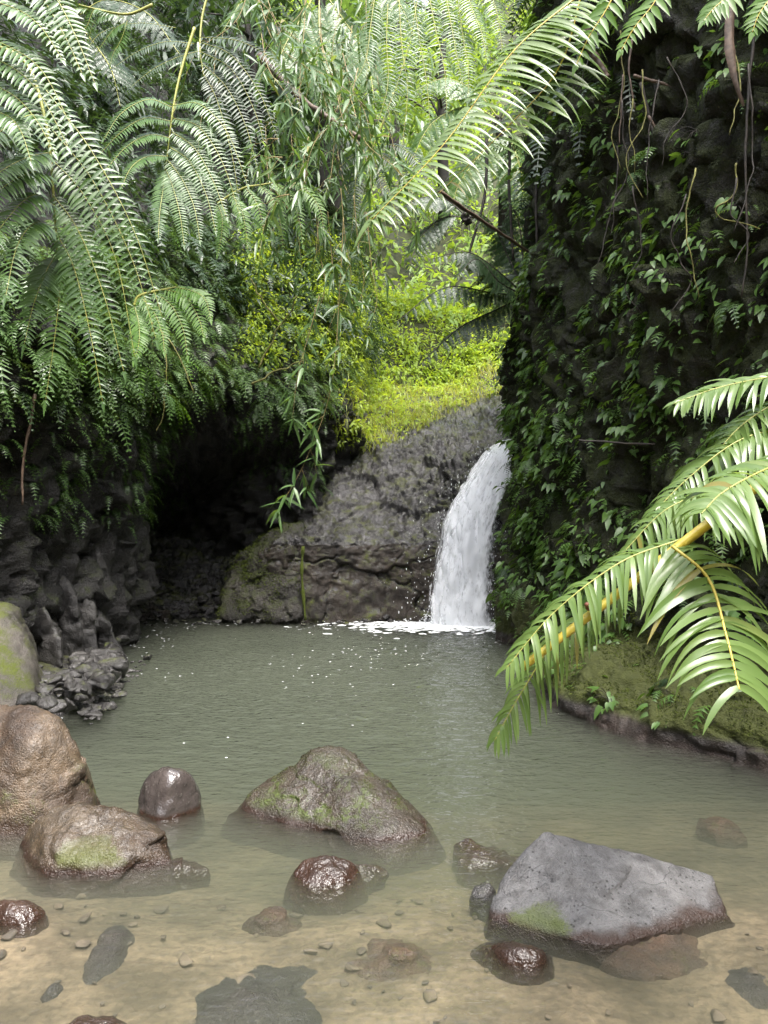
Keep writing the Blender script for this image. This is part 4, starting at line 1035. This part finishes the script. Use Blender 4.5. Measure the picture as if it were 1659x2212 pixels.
# ------------------------------------------------------------------ small plants on the rock
def fern_field(mb, base, out, L, sag, n=11, ll=.22, lw=.06, mat=0, seg=1, up=.25, updir=None, rib=True):
    """many once-pinnate fronds at once; base,out (F,3), L (F,)"""
    F = len(base)
    L = np.asarray(L)[:, None]; sag = np.broadcast_to(sag, (F,))[:, None]
    Z = np.array([0, 0, 1.0])
    cur = lambda u: base + out * L * u * (1 - .35 * sag * u) + Z * L * (up * u - (up * .6 + sag) * u * u)
    us = np.linspace(.12, .98, n)
    B, T_, N_, LL, WW, VV = [], [], [], [], [], []
    vr = rng.random(F)
    for u in us:
        c = cur(u); T = nrm(cur(u + .02) - cur(u - .02))
        up_ = Z + out * .6
        N0 = nrm(up_ - T * (up_ * T).sum(-1, keepdims=True)); Sd = np.cross(T, N0)
        pr = min(1, .6 + 1.5 * u) * (1 - .85 * max(0, (u - .4) / .6) ** 1.5)
        for s in (-1, 1):
            B.append(c); T_.append(Sd * s * .94 + T * .34 + rng.normal(0, .06, (F, 3))); N_.append(N0 + rng.normal(0, .12, (F, 3)))
            LL.append(L[:, 0] * ll * pr * rng.uniform(.85, 1.15, F)); WW.append(L[:, 0] * lw * np.ones(F)); VV.append(vr * .7 + rng.random(F) * .3)
    leaves(mb, np.concatenate(B), np.concatenate(T_), np.concatenate(N_), np.concatenate(LL), np.concatenate(WW), .3, seg, 'grass' if seg == 1 else 'lance', .15, mat=mat, var=np.concatenate(VV))
    if rib:                               # slender midribs
        m = [cur(u) for u in (0, .3, .6, .9)]
        for a, b in zip(m[:-1], m[1:]):
            sd_ = nrm(np.cross(b - a, Z)) * L * .006
            V = np.stack([a - sd_, a + sd_, b + sd_, b - sd_], 1); mb.add(V, np.arange(F * 4).reshape(F, 4), mat=mat, var=np.repeat(vr, 4))
def hvec(a): return np.stack([np.cos(a), np.sin(a), 0 * a], -1)
def wall_fern_mesh(mat, k, L0=.3, n=7, seg=2):
    a = rng.uniform(-1.25, 1.25, n)
    mb = MB()
    fern_field(mb, np.zeros((n, 3)) + rng.normal(0, .015, (n, 3)), hvec(a), L0 * rng.uniform(.6, 1.15, n), rng.uniform(.5, 1.0, n), n=12, seg=seg, ll=.2, lw=.055)
    return mb.mesh('fern', mat)
def place(name, me, p, n, s, tilt=.15, parent=None):
    o = link(name, me, parent)
    az = math.atan2(n[1], n[0]) + rng.normal(0, .35)
    o.matrix_local = Matrix.Translation([float(c) for c in p]) @ Matrix.Rotation(az, 4, 'Z') @ Matrix.Rotation(rng.normal(0, tilt), 4, 'Y') @ Matrix.Rotation(rng.normal(0, tilt), 4, 'X') @ Matrix.Scale(s, 4)
    return o
pxL, pyL = proj(gL)
vis = lambda px, py: ((px > -150) & (px < 1800) & (py > -200)).astype(float)
def seg_y(px, pts):
    xs_, ys_ = zip(*pts); return np.interp(px, xs_, ys_)
# drapery of ferns on the left bank: above this line it is thick
low_line = seg_y(pxL, [(-100, 900), (100, 880), (220, 890), (330, 880), (400, 860), (520, 860), (600, 900), (680, 930), (760, 800)])
band = (pyL < low_line) & (pyL > 480) & (gL[..., 2] < 6.5) & (gL[..., 1] > 3)
fade = np.where(pyL < low_line, 1.0, 0.0)
WF = [wall_fern_mesh(M[m], i, .34) for i, m in enumerate(('drape_lit', 'drape_lit', 'fern_shade', 'drape_lit', 'fern', 'fernb', 'drape_lit', 'fern'))]
ps, ns = scatter(gL, nL, 300, band * vis(pxL, pyL))
for i in range(300):
    o = place('wall_fern', WF[i % 8], ps[i] + ns[i] * .02, ns[i], rng.uniform(.7, 1.5))
    qx, qy = proj(ps[i])
    rg = ('below the large hanging frond at the left edge' if qx < 230 else 'between the left fronds and the cave mouth' if qx < 400 else 'on the overhang right above the cave mouth' if qx < 560 else 'beside the bright scrambling leaves') + (', upper part' if qy < 700 else ', lower part')
    tag(o, 'small fern in the drapery ' + rg, 'fern', 'draped ferns ' + rg)
mb = MB(); F = 4200
ps, ns = scatter(gL, nL, F, band * vis(pxL, pyL))
a = np.arctan2(ns[:, 1], ns[:, 0]) + rng.normal(0, .8, F)
fern_field(mb, ps + ns * .02, hvec(a), rng.uniform(.16, .42, F), rng.uniform(.4, 1.0, F), n=9)
o = link('fern_drapery', mb.mesh('fern_drapery', M['drape_lit'])); tag(o, 'thick drapery of hanging ferns over the left bank and cave roof', 'ferns', kind='stuff')
# sparser ferns and mossy hangers lower on the cliff and the cave's right side
mb = MB(); F = 1500
m2 = (((pyL > low_line) & (pyL < low_line + 260) & (pxL < 400)) | ((pxL > 500) & (pxL < 690) & (pyL > 850) & (pyL < 1060))) & (gL[..., 2] > .7) & (gL[..., 1] > 4)
ps, ns = scatter(gL, nL, F, m2 * np.clip(.5 + fbm(gL * 1.3 + 40, 2), .02, 1))
a = np.arctan2(ns[:, 1], ns[:, 0]) + rng.normal(0, .8, F)
fern_field(mb, ps + ns * .02, hvec(a), rng.uniform(.10, .28, F), rng.uniform(.5, 1.1, F), n=9)
o = link('cliff_ferns', mb.mesh('cliff_ferns', M['fern'])); tag(o, 'sparse small ferns on the dark rock beside the cave', 'ferns', kind='stuff')

# generic leaf masses
def leaf_mass(mb, ps, ns, per, rad, L, Wd, mat=0, lift=.3, nseg=2, droop=.4, prof='lance'):
    F = len(ps)
    c = np.repeat(ps + ns * rad * lift, per, 0)
    d_ = nrm(rng.normal(size=(F * per, 3)))
    nn = np.repeat(ns, per, 0)
    d_ = nrm(d_ + nn * .7)
    rr_ = np.broadcast_to(rad, (F,)).repeat(per)[:, None]
    b = c + d_ * rr_ * rng.uniform(.3, 1, (F * per, 1)) * np.array([1, 1, .8])
    t_ = nrm(d_ + rng.normal(0, .6, d_.shape) + [0, 0, -.35])
    vr = np.repeat(rng.random(F), per) * .6 + rng.random(F * per) * .4
    leaves(mb, b, t_, nrm(d_ * .5 + [0, -.15, .8] + rng.normal(0, .3, d_.shape)), L * rng.uniform(.6, 1.3, F * per), Wd * rng.uniform(.7, 1.2, F * per), droop, nseg, prof, .2, mat=mat, var=vr)
pxH, pyH = proj(gH)
vH = (vis(pxH, pyH) * ((pxH > 300) & (pxH < 1350))) + 0.0
mb = MB(); near = vH * (gH[..., 1] < 22)
ps, ns = scatter(gH, nH, 2000, near); leaf_mass(mb, ps, ns, 16, .32, .16, .07)
ps, ns = scatter(gH, nH, 900, near); fern_field(mb, ps, nrm(np.stack([rng.normal(0, 1, 900), rng.normal(-.6, .6, 900), 0 * ps[:, 0]], -1)), rng.uniform(.4, .9, 900), rng.uniform(.2, .7, 900), n=12, ll=.18, lw=.045, up=.6)
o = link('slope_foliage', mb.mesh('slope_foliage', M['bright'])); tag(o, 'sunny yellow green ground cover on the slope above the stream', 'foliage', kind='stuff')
mb = MB()
ps, ns = scatter(gH, nH, 1900, vH * (gH[..., 1] >= 20)); leaf_mass(mb, ps, ns, 22, .8, .34, .14)
o = link('hill_foliage', mb.mesh('hill_foliage', M['hill'])); tag(o, 'green forest foliage on the hillside in the distance', 'foliage', kind='stuff')
mb = MB(); up = ((gL[..., 2] > 4.6) & (gL[..., 1] > 4)) * vis(pxL, pyL)
ps, ns = scatter(gL, nL, 1700, up); leaf_mass(mb, ps, ns, 16, .32, .17, .05)
F = 1200
ps, ns = scatter(gL, nL, F, up); a = np.arctan2(ns[:, 1], ns[:, 0]) + rng.normal(0, 1.0, F)
fern_field(mb, ps + ns * .1, hvec(a), rng.uniform(.5, 1.1, F), rng.uniform(.2, .8, F), n=13, ll=.16, lw=.04)
o = link('bank_foliage', mb.mesh('bank_foliage', M['fern_shade'])); tag(o, 'dark tangled foliage covering the upper left hillside', 'foliage', kind='stuff')
# bright scrambling plants right of the cave roof
br = ((pxL > 500) & (pxL < 840) & (pyL > 520) & (pyL < 800) & (gL[..., 2] > 2.9)).astype(float)
mb = MB(); ps, ns = scatter(gL, nL, 560, br); leaf_mass(mb, ps, ns, 22, .22, .075, .045, lift=.7)
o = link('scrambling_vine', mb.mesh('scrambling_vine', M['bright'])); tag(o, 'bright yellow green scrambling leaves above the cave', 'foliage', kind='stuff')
# grassy bank over the stream
pxS, pyS = proj(gS)
gb = ((pyS < seg_y(pxS, [(600, 960), (800, 985), (1000, 885), (1200, 800)])) & (gS[..., 1] > 12.4) & (pxS > 690)).astype(float)
F = 5200
mb = MB(); ps, ns = scatter(gS, nS, F, gb); a = rng.uniform(0, 6.283, F)
gl_ = ((pxL > 715) & (gL[..., 2] > 2.75) & (gL[..., 2] < 6)).astype(float)
ps3, _ = scatter(gL, nL, 1800, gl_)
ps2, ns2 = scatter(gH, nH, 3000, near * ((gH[..., 1] < 18))); ps = np.concatenate([ps, ps2, ps3]); F = len(ps); a = rng.uniform(0, 6.283, F)
leaves(mb, ps, hvec(a) * .55 + [0, -.15, 1], hvec(a + 3.14) + [0, 0, .4], rng.uniform(.25, .8, F), rng.uniform(.008, .018, F), rng.uniform(.4, 1.5, F), 4, 'grass', .1)
o = link('grass', mb.mesh('grass', M['grass'])); tag(o, 'tall grass mixed with straw on the bank above the rock shelf', 'grass', kind='stuff')
mb = MB(); ps, ns = scatter(gS, nS, 260, gb); leaf_mass(mb, ps, ns, 18, .16, .09, .05, lift=.5)
ps, ns = scatter(gL, nL, 160, gl_); leaf_mass(mb, ps, ns, 18, .16, .09, .05, lift=.5)
o = link('bank_herbs', mb.mesh('bank_herbs', M['bright'])); tag(o, 'low bright herbs among the grass of the bank', 'foliage', kind='stuff')

# right cliff: broad-leaved plants, one object each
pxR, pyR = proj(gR)
LV = []
for m in ('broad', 'broad', 'broad'):
    mb = MB(); leaves(mb, [[0, 0, 0]], [1, 0, 0], [0, 0, 1], 1.0, .55, .45, 5, 'heart', .18, var=rng.random()); LV.append(mb.mesh('leaf', M[m]))
def plant_spec(n):
    sp = []
    for k in range(n):
        a = rng.uniform(-1.5, 1.5); r_ = rng.uniform(.35, 1.0)
        p = np.array([math.cos(a) * r_ * .8, math.sin(a) * r_, rng.uniform(-.7, .6)])
        x = nrm(np.array([math.cos(a) * .8, math.sin(a) * .9, rng.uniform(-1.0, .1)])); z = nrm(np.array([.55, 0, .8]) + rng.normal(0, .25, 3)); z = nrm(z - x * np.dot(x, z)); y = np.cross(z, x)
        sp.append((p, x, y, z, rng.uniform(.55, 1.1)))
    return sp
def stem_geo(mb, sp, off=(0, 0, 0)):
    for p, x, y, z, s in sp: tube(mb, crv([[-.1, 0, -.15], p * .5 + [0, 0, .12], p], 6), .018, 4, mat=1)
specs = [plant_spec(n) for n in (6, 7, 8, 5, 9, 7)]
PMESH, SMESH = [], []
for sp in specs:
    mb = MB()
    for p, x, y, z, s in sp:
        leaves(mb, [p], x, z, s * .8, s * .42, .45, 4, 'heart', .18)
    stem_geo(mb, sp); PMESH.append(mb.mesh('plant', [M['broad'], M['darkstem']]))
    mb = MB(); stem_geo(mb, sp); SMESH.append(mb.mesh('stems', [M['broad'], M['darkstem']]))
dens = np.full(pxR.shape, .5)
dens = np.where((pxR < 1420) & (pyR > 880), 1.0, dens)
dens = np.where((pyR > 620) & (pyR <= 880), .45, dens)
dens = np.where((pxR > 1380) & (pyR > 950) & (pyR < 1350), .75, dens)
dens = np.where((pyR < 420) & (pxR > 1330), .25, dens)
dens = np.where((pyR > 1390), .22, dens)
dens = dens * np.clip(.55 + 1.1 * fbm(gR * 1.2 + 77, 2), .05, 1.5) * ((pxR > 1080) & (pxR < 1700) & (pyR > 0) & (gR[..., 2] > .12) & (gR[..., 1] > 4.2))
ps, ns = scatter(gR, nR, 300, dens)
order = np.argsort(ps[:, 1])
for j, i in enumerate(order):
    s = rng.uniform(.10, .19)
    if j < 60:
        v = int(rng.integers(6))
        o = place('cliff_plant', None, ps[i], ns[i], 1.0)
        o.empty_display_size = .05
        link('stem', SMESH[v], o).matrix_local = Matrix.Scale(s, 4)
        for p, x, y, z, q in specs[v]:
            lf = link('leaf', LV[int(rng.integers(3))], o); q2 = q * s * .8
            lf.matrix_local = Matrix(((x[0] * q2, y[0] * q2, z[0] * q2, p[0] * s), (x[1] * q2, y[1] * q2, z[1] * q2, p[1] * s), (x[2] * q2, y[2] * q2, z[2] * q2, p[2] * s), (0, 0, 0, 1)))
        qx, qy = proj(ps[i]); rg = 'on the mossy toe at the water' if qy > 1390 else 'behind the drooping fronds' if qy > 800 else 'beside the hanging creepers'
        tag(o, 'small broad-leaved plant on the nearer right cliff, ' + rg, 'plant', 'near cliff plants ' + rg)
    else:
        o = place('cliff_plant', PMESH[int(rng.integers(6))], ps[i], ns[i], s)
        qx, qy = proj(ps[i]); rg = 'low beside the waterfall' if qy > 1130 else 'at the height of the waterfall top' if qy > 850 else 'below the dark tree fern' if qy > 640 else 'high near the cliff top'
        tag(o, 'small broad-leaved plant on the far cliff edge, ' + rg, 'plant', 'far cliff plants ' + rg)
mb = MB(); ps, ns = scatter(gR, nR, 1500, dens)
for i in range(1500):
    sp = specs[i % 6]; s = rng.uniform(.07, .16); az = math.atan2(ns[i, 1], ns[i, 0]) + rng.normal(0, .4)
    ca_, sa_ = math.cos(az), math.sin(az); Rm = np.array([[ca_, -sa_, 0], [sa_, ca_, 0], [0, 0, 1]])
    pp = np.array([q[0] for q in sp]) @ Rm.T * s + ps[i]; q4 = np.array([q[4] for q in sp]) * s
    leaves(mb, pp, np.array([q[1] for q in sp]) @ Rm.T, np.array([q[3] for q in sp]) @ Rm.T, q4 * .8, q4 * .42, .45, 3, 'heart', .18)
o = link('cliff_leaves', mb.mesh('cliff_leaves', M['broad'])); tag(o, 'carpet of small broad leaves on the shaded right cliff', 'foliage', kind='stuff')
ps, ns = scatter(gR, nR, 110, dens)
for i in range(110):
    o = place('cliff_fern', WF[(2, 4, 7, 0)[i % 4]], ps[i], ns[i], rng.uniform(.45, .95))
    qx, qy = proj(ps[i]); rg = 'in its lowest third' if qy > 1050 else 'half way up' if qy > 640 else 'near its top'
    tag(o, 'small fern rooted in the shaded right cliff, ' + rg, 'fern', 'small cliff ferns ' + rg)
mb = MB(); F = 2600
ps, ns = scatter(gR, nR, F, dens); a = np.arctan2(ns[:, 1], ns[:, 0]) + rng.normal(0, .9, F)
fern_field(mb, ps + ns * .01, hvec(a), rng.uniform(.08, .24, F), rng.uniform(.4, 1.0, F), n=7, ll=.28, lw=.09)
o = link('cliff_foliage', mb.mesh('cliff_foliage', M['broad'])); tag(o, 'fine mossy leaves covering the shaded right cliff', 'foliage', kind='stuff')
mb = MB(); tp = ((gR[..., 2] > 5.3) & (pxR < 1420) & (pxR > 1080)).astype(float)
F = 260
ps, ns = scatter(gR, nR, F, tp); a = np.arctan2(ns[:, 1], ns[:, 0]) + rng.normal(0, .9, F)
fern_field(mb, ps + ns * .05, hvec(a), rng.uniform(.4, .9, F), rng.uniform(.4, 1.0, F), n=14, ll=.16, lw=.04, seg=2)
o = link('clifftop_ferns', mb.mesh('clifftop_ferns', M['fern_shade'])); tag(o, 'dark fern fronds hanging along the top of the cliff edge', 'ferns', kind='stuff')

# ------------------------------------------------------------------ bamboo
def bamboo(name, label, pts, nl, L, parts=False, group=None, rad=.006, mat=None, cat='bamboo'):
    c = crv(pts, 50); T = nrm(np.gradient(c, axis=0)); base = tuple(c[0])
    mat = mat or M['bamboo']
    root = empty(name, base, label, cat, group) if parts else None
    mb = MB(); tube(mb, c, np.linspace(rad, rad * .25, 50), 5, mat=1)
    B, D = [], []
    nt = max(3, nl // 6)
    for i in range(nt):
        k = int((.12 + .88 * i / (nt - 1)) * 49)
        side = nrm(np.cross(T[k], nrm(rng.normal(size=3))))
        tw = nrm(T[k] * .6 + side * .7 + [0, 0, -.3]); ln = L * rng.uniform(.5, 1.4) * (1.3 - .9 * k / 49)
        q = crv([c[k], c[k] + tw * ln * .6, c[k] + tw * ln + [0, 0, -ln * .35]], 8)
        tube(mb, q, np.linspace(rad * .4, rad * .15, 8), 4, mat=1)
        for j in range(nl // nt):
            m = q[int(rng.integers(2, 8))]
            B.append(m); D.append(nrm(nrm(q[-1] - q[0]) * .8 + rng.normal(0, .75, 3) + [0, 0, -.25]))
    B, D = np.array(B), np.array(D)
    NN = nrm(np.array([0, -.6, .7]) + rng.normal(0, .45, D.shape))
    LL = L * rng.uniform(.6, 1.15, len(B))
    if parts:
        link('cane', mb.mesh('cane', [mat, M['straw']], off=base), root)
        for i in range(len(B)):
            m1 = MB(); leaves(m1, B[i:i + 1], D[i], NN[i], LL[i], LL[i] * .17, rng.uniform(.15, .5), 5, 'lance', .25)
            link('leaf', m1.mesh('leaf', mat, off=base), root)
        return root
    leaves(mb, B, D, NN, LL, LL * .17, .3, 3, 'lance', .25)
    o = link(name, mb.mesh(name, [mat, M['straw']], off=base), None, base)
    return tag(o, label, cat, group)
bamboo('bamboo_branch', 'bamboo branch hanging down in front of the wet rock shelf', PC([(742, 470), (735, 600), (716, 833), (662, 990), (606, 1095)], 8.3, 8.5), 84, .26, True)
bamboo('bamboo_branch', 'bamboo twig with pale leaves left of the hanging branch', PC([(690, 640), (668, 720), (645, 800), (632, 900)], 8.5, 8.6), 36, .25, True)
for lab, q, d in (('light green bamboo twig sticking out before the arched fern, upper one', [(600, 300), (580, 300), (560, 310)], 7.5), ('light green bamboo twig sticking out before the arched fern, middle one', [(610, 340), (585, 340), (560, 352)], 7.5), ('light green bamboo twig sticking out before the arched fern, lowest one', [(625, 420), (600, 425), (575, 440)], 7.5)):
    bamboo('bamboo_twig', lab, PC(q, d), 12, .2, True, mat=M['fernp'])
for i in range(30):
    x, y, d = rng.uniform(430, 820), rng.uniform(-60, 420), rng.uniform(8.2, 10.8)
    if y > 250: x = rng.uniform(560, 800)
    dx = rng.uniform(-90, 90)
    rg = ('at the top edge' if y < 60 else 'in mid height' if y < 250 else 'lowest, over the bright leaves') + (', nearer the ferns' if x < 640 else ', nearer the long frond')
    bamboo('bamboo_spray', 'bamboo spray in the top tangle, ' + rg, PC([(x - dx * .4, y - 90), (x, y), (x + dx, y + 70), (x + dx * 1.4, y + 170)], d + .3, d - .3), 54, .26, group='bamboo sprays ' + rg)
for i in range(5):
    x, y, d = 690 + 28 * i, 540 + 30 * math.sin(i * 2), 9.6
    bamboo('bamboo_spray', 'leafy bamboo spray trailing in front of the bright scrambling leaves', PC([(x - 10, y - 110), (x, y), (x + 12, y + 80), (x - 10, y + 150)], d, d - .2), 34, .2, group='bamboo sprays above the hanging branch')

# ------------------------------------------------------------------ sticks, vines, roots
def stick(label, pts, r0, r1, mat, name='stick', cat='stick', wob=.01, n=24, group=None):
    c = crv(pts, n); c = c + wob * np.stack([fbm(c * 4 + 3, 2), fbm(c * 4 + 7, 2), fbm(c * 4 + 11, 2)], -1)
    mb = MB(); tube(mb, c, np.linspace(r0, r1, n) * (1 + .15 * np.sin(np.arange(n) * 1.7)), 6)
    base = c[0]
    return tag(link(name, mb.mesh(name, mat, off=base), None, base), label, cat, group)
stick('dead brown stick leaning from the fern tip down to the cliff', PC([(945, 412), (1060, 490), (1190, 576)], 6.8, 9.6), .022, .014, M['stick'])
stick('black pipe-like stem leaning on the upper cliff', PC([(1384, 180), (1420, 325), (1468, 482)], 6.3), .016, .014, M['darkstem'])
stick('straight brown stick beside the black stem on the cliff', PC([(1400, 250), (1450, 345), (1497, 447)], 6.2), .012, .012, M['stick'])
stick('reddish stick pointing across the upper cliff', PC([(1368, 165), (1430, 180), (1502, 213)], 6.2), .014, .010, M['stick'])
stick('long dark vine hanging down the right side of the cliff', PC([(1635, 30), (1622, 140), (1610, 300), (1614, 520), (1600, 640)], 5.2), .012, .006, M['darkstem'], 'vine', 'vine')
stick('mossy twig at the cliff top pointing right', PC([(1185, 247), (1230, 220), (1285, 194)], 7.6), .014, .008, M['vine'])
stick('thick reddish dead stalk at the cliff top', PC([(1262, 60), (1285, 120), (1312, 170)], 6.6), .035, .03, M['stick'])
stick('thin bare root hanging from the cliff top', PC([(1345, 160), (1342, 240), (1340, 310)], 6.4), .008, .005, M['stick'], 'root', 'root')
stick('short root on the cliff top beside the black stem', PC([(1365, 85), (1358, 150), (1372, 235)], 6.3), .010, .006, M['stick'], 'root', 'root')
stick('brown strip of dead leaf on the cliff above the ivy', PC([(1395, 690 - 130), (1385, 600), (1368, 645)], 6.9), .012, .008, M['stick'])
stick('black pipe lying across the cliff ledge', PC([(1250, 950), (1330, 956), (1412, 958)], 6.7, 6.4), .008, .010, M['darkstem'], 'pipe', 'pipe')
for lab, q, d in (('dark dead frond stalk hanging behind the cliff edge, leftmost', [(1052, 300), (1046, 430), (1010, 560)], 9.8), ('dark dead frond stalk hanging behind the cliff edge, middle', [(1102, 280), (1100, 400), (1108, 560)], 9.8), ('dark dead frond stalk hanging beside the cliff edge, rightmost', [(1165, 290), (1158, 420), (1160, 545)], 9.3)):
    stick(lab, PC(q, d), .022, .016, M['darkstem'], 'stalk', 'stalk')
stick('fallen tree limb crossing the bamboo at upper centre', PC([(560, 120), (650, 212), (780, 300)], 10.2, 9.6), .05, .03, M['stick'], 'limb', 'limb')
stick('bare brown stem hanging down the left rock bank', PC([(75, 850), (62, 930), (48, 1010), (50, 1090)], 6.4), .014, .010, M['stick'])
for i, (x, y0, y1) in enumerate([(305, 690, 860), (328, 700, 900), (352, 720, 880), (345, 830, 930)]):
    stick('thin mossy root hanging before the cave mouth', PC([(x, y0), (x + 6, (y0 + y1) / 2), (x - 5, y1)], 8.6), .008, .005, M['vine'], 'root', 'root', group='roots before the cave', wob=.03)
stick('yellow arching vine stem above the cave mouth', PC([(320, 690), (370, 740), (400, 800), (420, 850)], 8.2), .009, .005, M['vine'], 'vine', 'vine')
for i, q in enumerate(([(560, 790), (590, 720), (620, 690), (640, 640)], [(545, 830), (600, 800), (660, 780)], [(600, 700), (560, 640), (540, 600)])):
    stick('yellow bare stem among the bright scrambling leaves', PC(q, 10.2), .014, .008, M['vine'], 'vine', 'vine', group='bare stems above the cave', wob=.05)
# dead leaf strip hanging at top right
mb = MB(); c = crv(PC([(1583, -20), (1578, 80), (1588, 160), (1607, 228)], 4.6), 20)
wv = np.array([.03] * 8 + list(np.linspace(.035, .004, 12)))[:, None]
e = np.stack([c + [1, 0, 0] * wv + [0, .02, 0], c + [0, -.012, 0], c - [1, 0, 0] * wv + [0, .015, 0]], 1)
ix = np.arange(60).reshape(20, 3)
mb.add(e, np.concatenate([np.stack([ix[:-1, s], ix[:-1, s + 1], ix[1:, s + 1], ix[1:, s]], -1) for s in (0, 1)]))
tag(link('dead_leaf', mb.mesh('dead_leaf', M['stick'], off=c[0]), None, c[0]), 'long brown dead leaf hanging at the top right', 'leaf')
# moss column on the shelf face
mb = MB(); c = crv(PC([(655, 1180), (652, 1240), (660, 1340)], 11.0), 20); tube(mb, c, .022 + .008 * np.sin(np.arange(20)), 8)
tag(link('moss_strand', mb.mesh('moss_strand', M['moss'], off=c[0]), None, c[0]), 'mossy root running down the rock face into the pool', 'root')

# bare roots and creepers down the cliff
for i in range(16):
    x, y0 = rng.uniform(1180, 1650), rng.uniform(40, 420); ln = rng.uniform(120, 420)
    d_ = np.interp(x, [1100, 1300, 1500, 1650], [9.2, 6.7, 5.3, 4.6])
    stick('thin bare creeper hanging down the shaded cliff', PC([(x, y0), (x + rng.normal(0, 14), y0 + ln * .4), (x + rng.normal(0, 18), y0 + ln * .7), (x + rng.normal(0, 22), y0 + ln)], d_), .006, .003, M['darkstem'] if i % 3 else M['vine'], 'creeper', 'vine', group='creepers on the right cliff', wob=.03)

# forest trees closing the view above the slope: trunk and crown each
def forest_tree(label, foot, top, rad, nclump, mat, leaf=.3):
    foot, top = np.asarray(foot), np.asarray(top)
    root = empty('forest_tree', tuple(foot), label, 'tree')
    mb = MB(); tr_ = crv([foot, foot * .5 + top * .5 + rng.normal(0, .25, 3), top], 20); tube(mb, tr_, np.linspace(.16, .05, 20), 8)
    tips = []
    for i in range(nclump):
        k = int(rng.integers(7, 20)); a = nrm(rng.normal(size=3) + [0, 0, .3]); ln = rad * rng.uniform(.4, 1.0)
        e = tr_[k] + a * ln
        if i % 4 == 0: tube(mb, crv([tr_[k], tr_[k] + a * ln * .5 + [0, 0, .15], e], 8), np.linspace(.035, .01, 8), 5)
        tips.append(e)
    link('trunk', mb.mesh('trunk', M['darkstem'], off=foot), root)
    mb = MB(); tips = np.array(tips)
    leaf_mass(mb, tips, nrm(tips - tr_[14]) * .6 + [0, 0, .4], 34, rad * .30, leaf, leaf * .34)
    link('crown', mb.mesh('crown', mat, off=foot), root)
forest_tree('dark leafy tree behind the bamboo at the top centre', P(720, 470, 16), P(700, 60, 15.5), 1.9, 46, M['bamboo'])
forest_tree('leafy tree behind the hanging tree fern right of top centre', P(960, 480, 18), P(960, 20, 17.5), 1.7, 34, M['hill'])
forest_tree('tree crown filling the gap at the very top', P(850, 330, 22), P(840, -90, 21), 2.6, 50, M['bamboo'], .36)
forest_tree('leafy tree between the left ferns and the bamboo', P(520, 420, 15), P(530, 20, 14.5), 1.7, 42, M['fern_shade'])

# moss cushions as short fuzz on the toe of the right cliff and on the mound by the cave
mb = MB(); F = 9000
toe = ((gR[..., 2] > .14) & (gR[..., 2] < .75) & (gR[..., 1] > 4.3) & (gR[..., 1] < 8.5) & (fbm(gR * 2.2 + 8, 3) > -.15)).astype(float)
ps, ns = scatter(gR, nR, F, toe); a = rng.uniform(0, 6.283, F)
leaves(mb, ps, ns + hvec(a) * .9 + [0, 0, .3], hvec(a + 1.6) + ns, rng.uniform(.015, .05, F), rng.uniform(.006, .014, F), .5, 2, 'lance', .2)
o = link('toe_moss', mb.mesh('toe_moss', M['moss'])); tag(o, 'short moss fuzz on the ledge at the foot of the right cliff', 'moss', kind='stuff')
me = mound.data; co = np.zeros(len(me.vertices) * 3, np.float32); me.vertices.foreach_get('co', co); co = co.reshape(-1, 3).astype(float)
no = np.zeros(len(me.vertices) * 3, np.float32); me.vertices.foreach_get('normal', no); no = no.reshape(-1, 3).astype(float)
k = rng.choice(np.where((no[:, 1] < .3) & (fbm(co * 3 + 4, 3) + no[:, 2] * .7 > .05))[0], 5000); a = rng.uniform(0, 6.283, 5000)
mb = MB(); leaves(mb, co[k] + rng.normal(0, .01, (5000, 3)), no[k] + hvec(a) * .9 + [0, 0, .2], hvec(a + 1.6) + no[k], rng.uniform(.02, .06, 5000), rng.uniform(.01, .02, 5000), .5, 2, 'lance', .2)
o = link('moss', mb.mesh('moss', M['moss']), mound); o['kind'] = 'stuff'
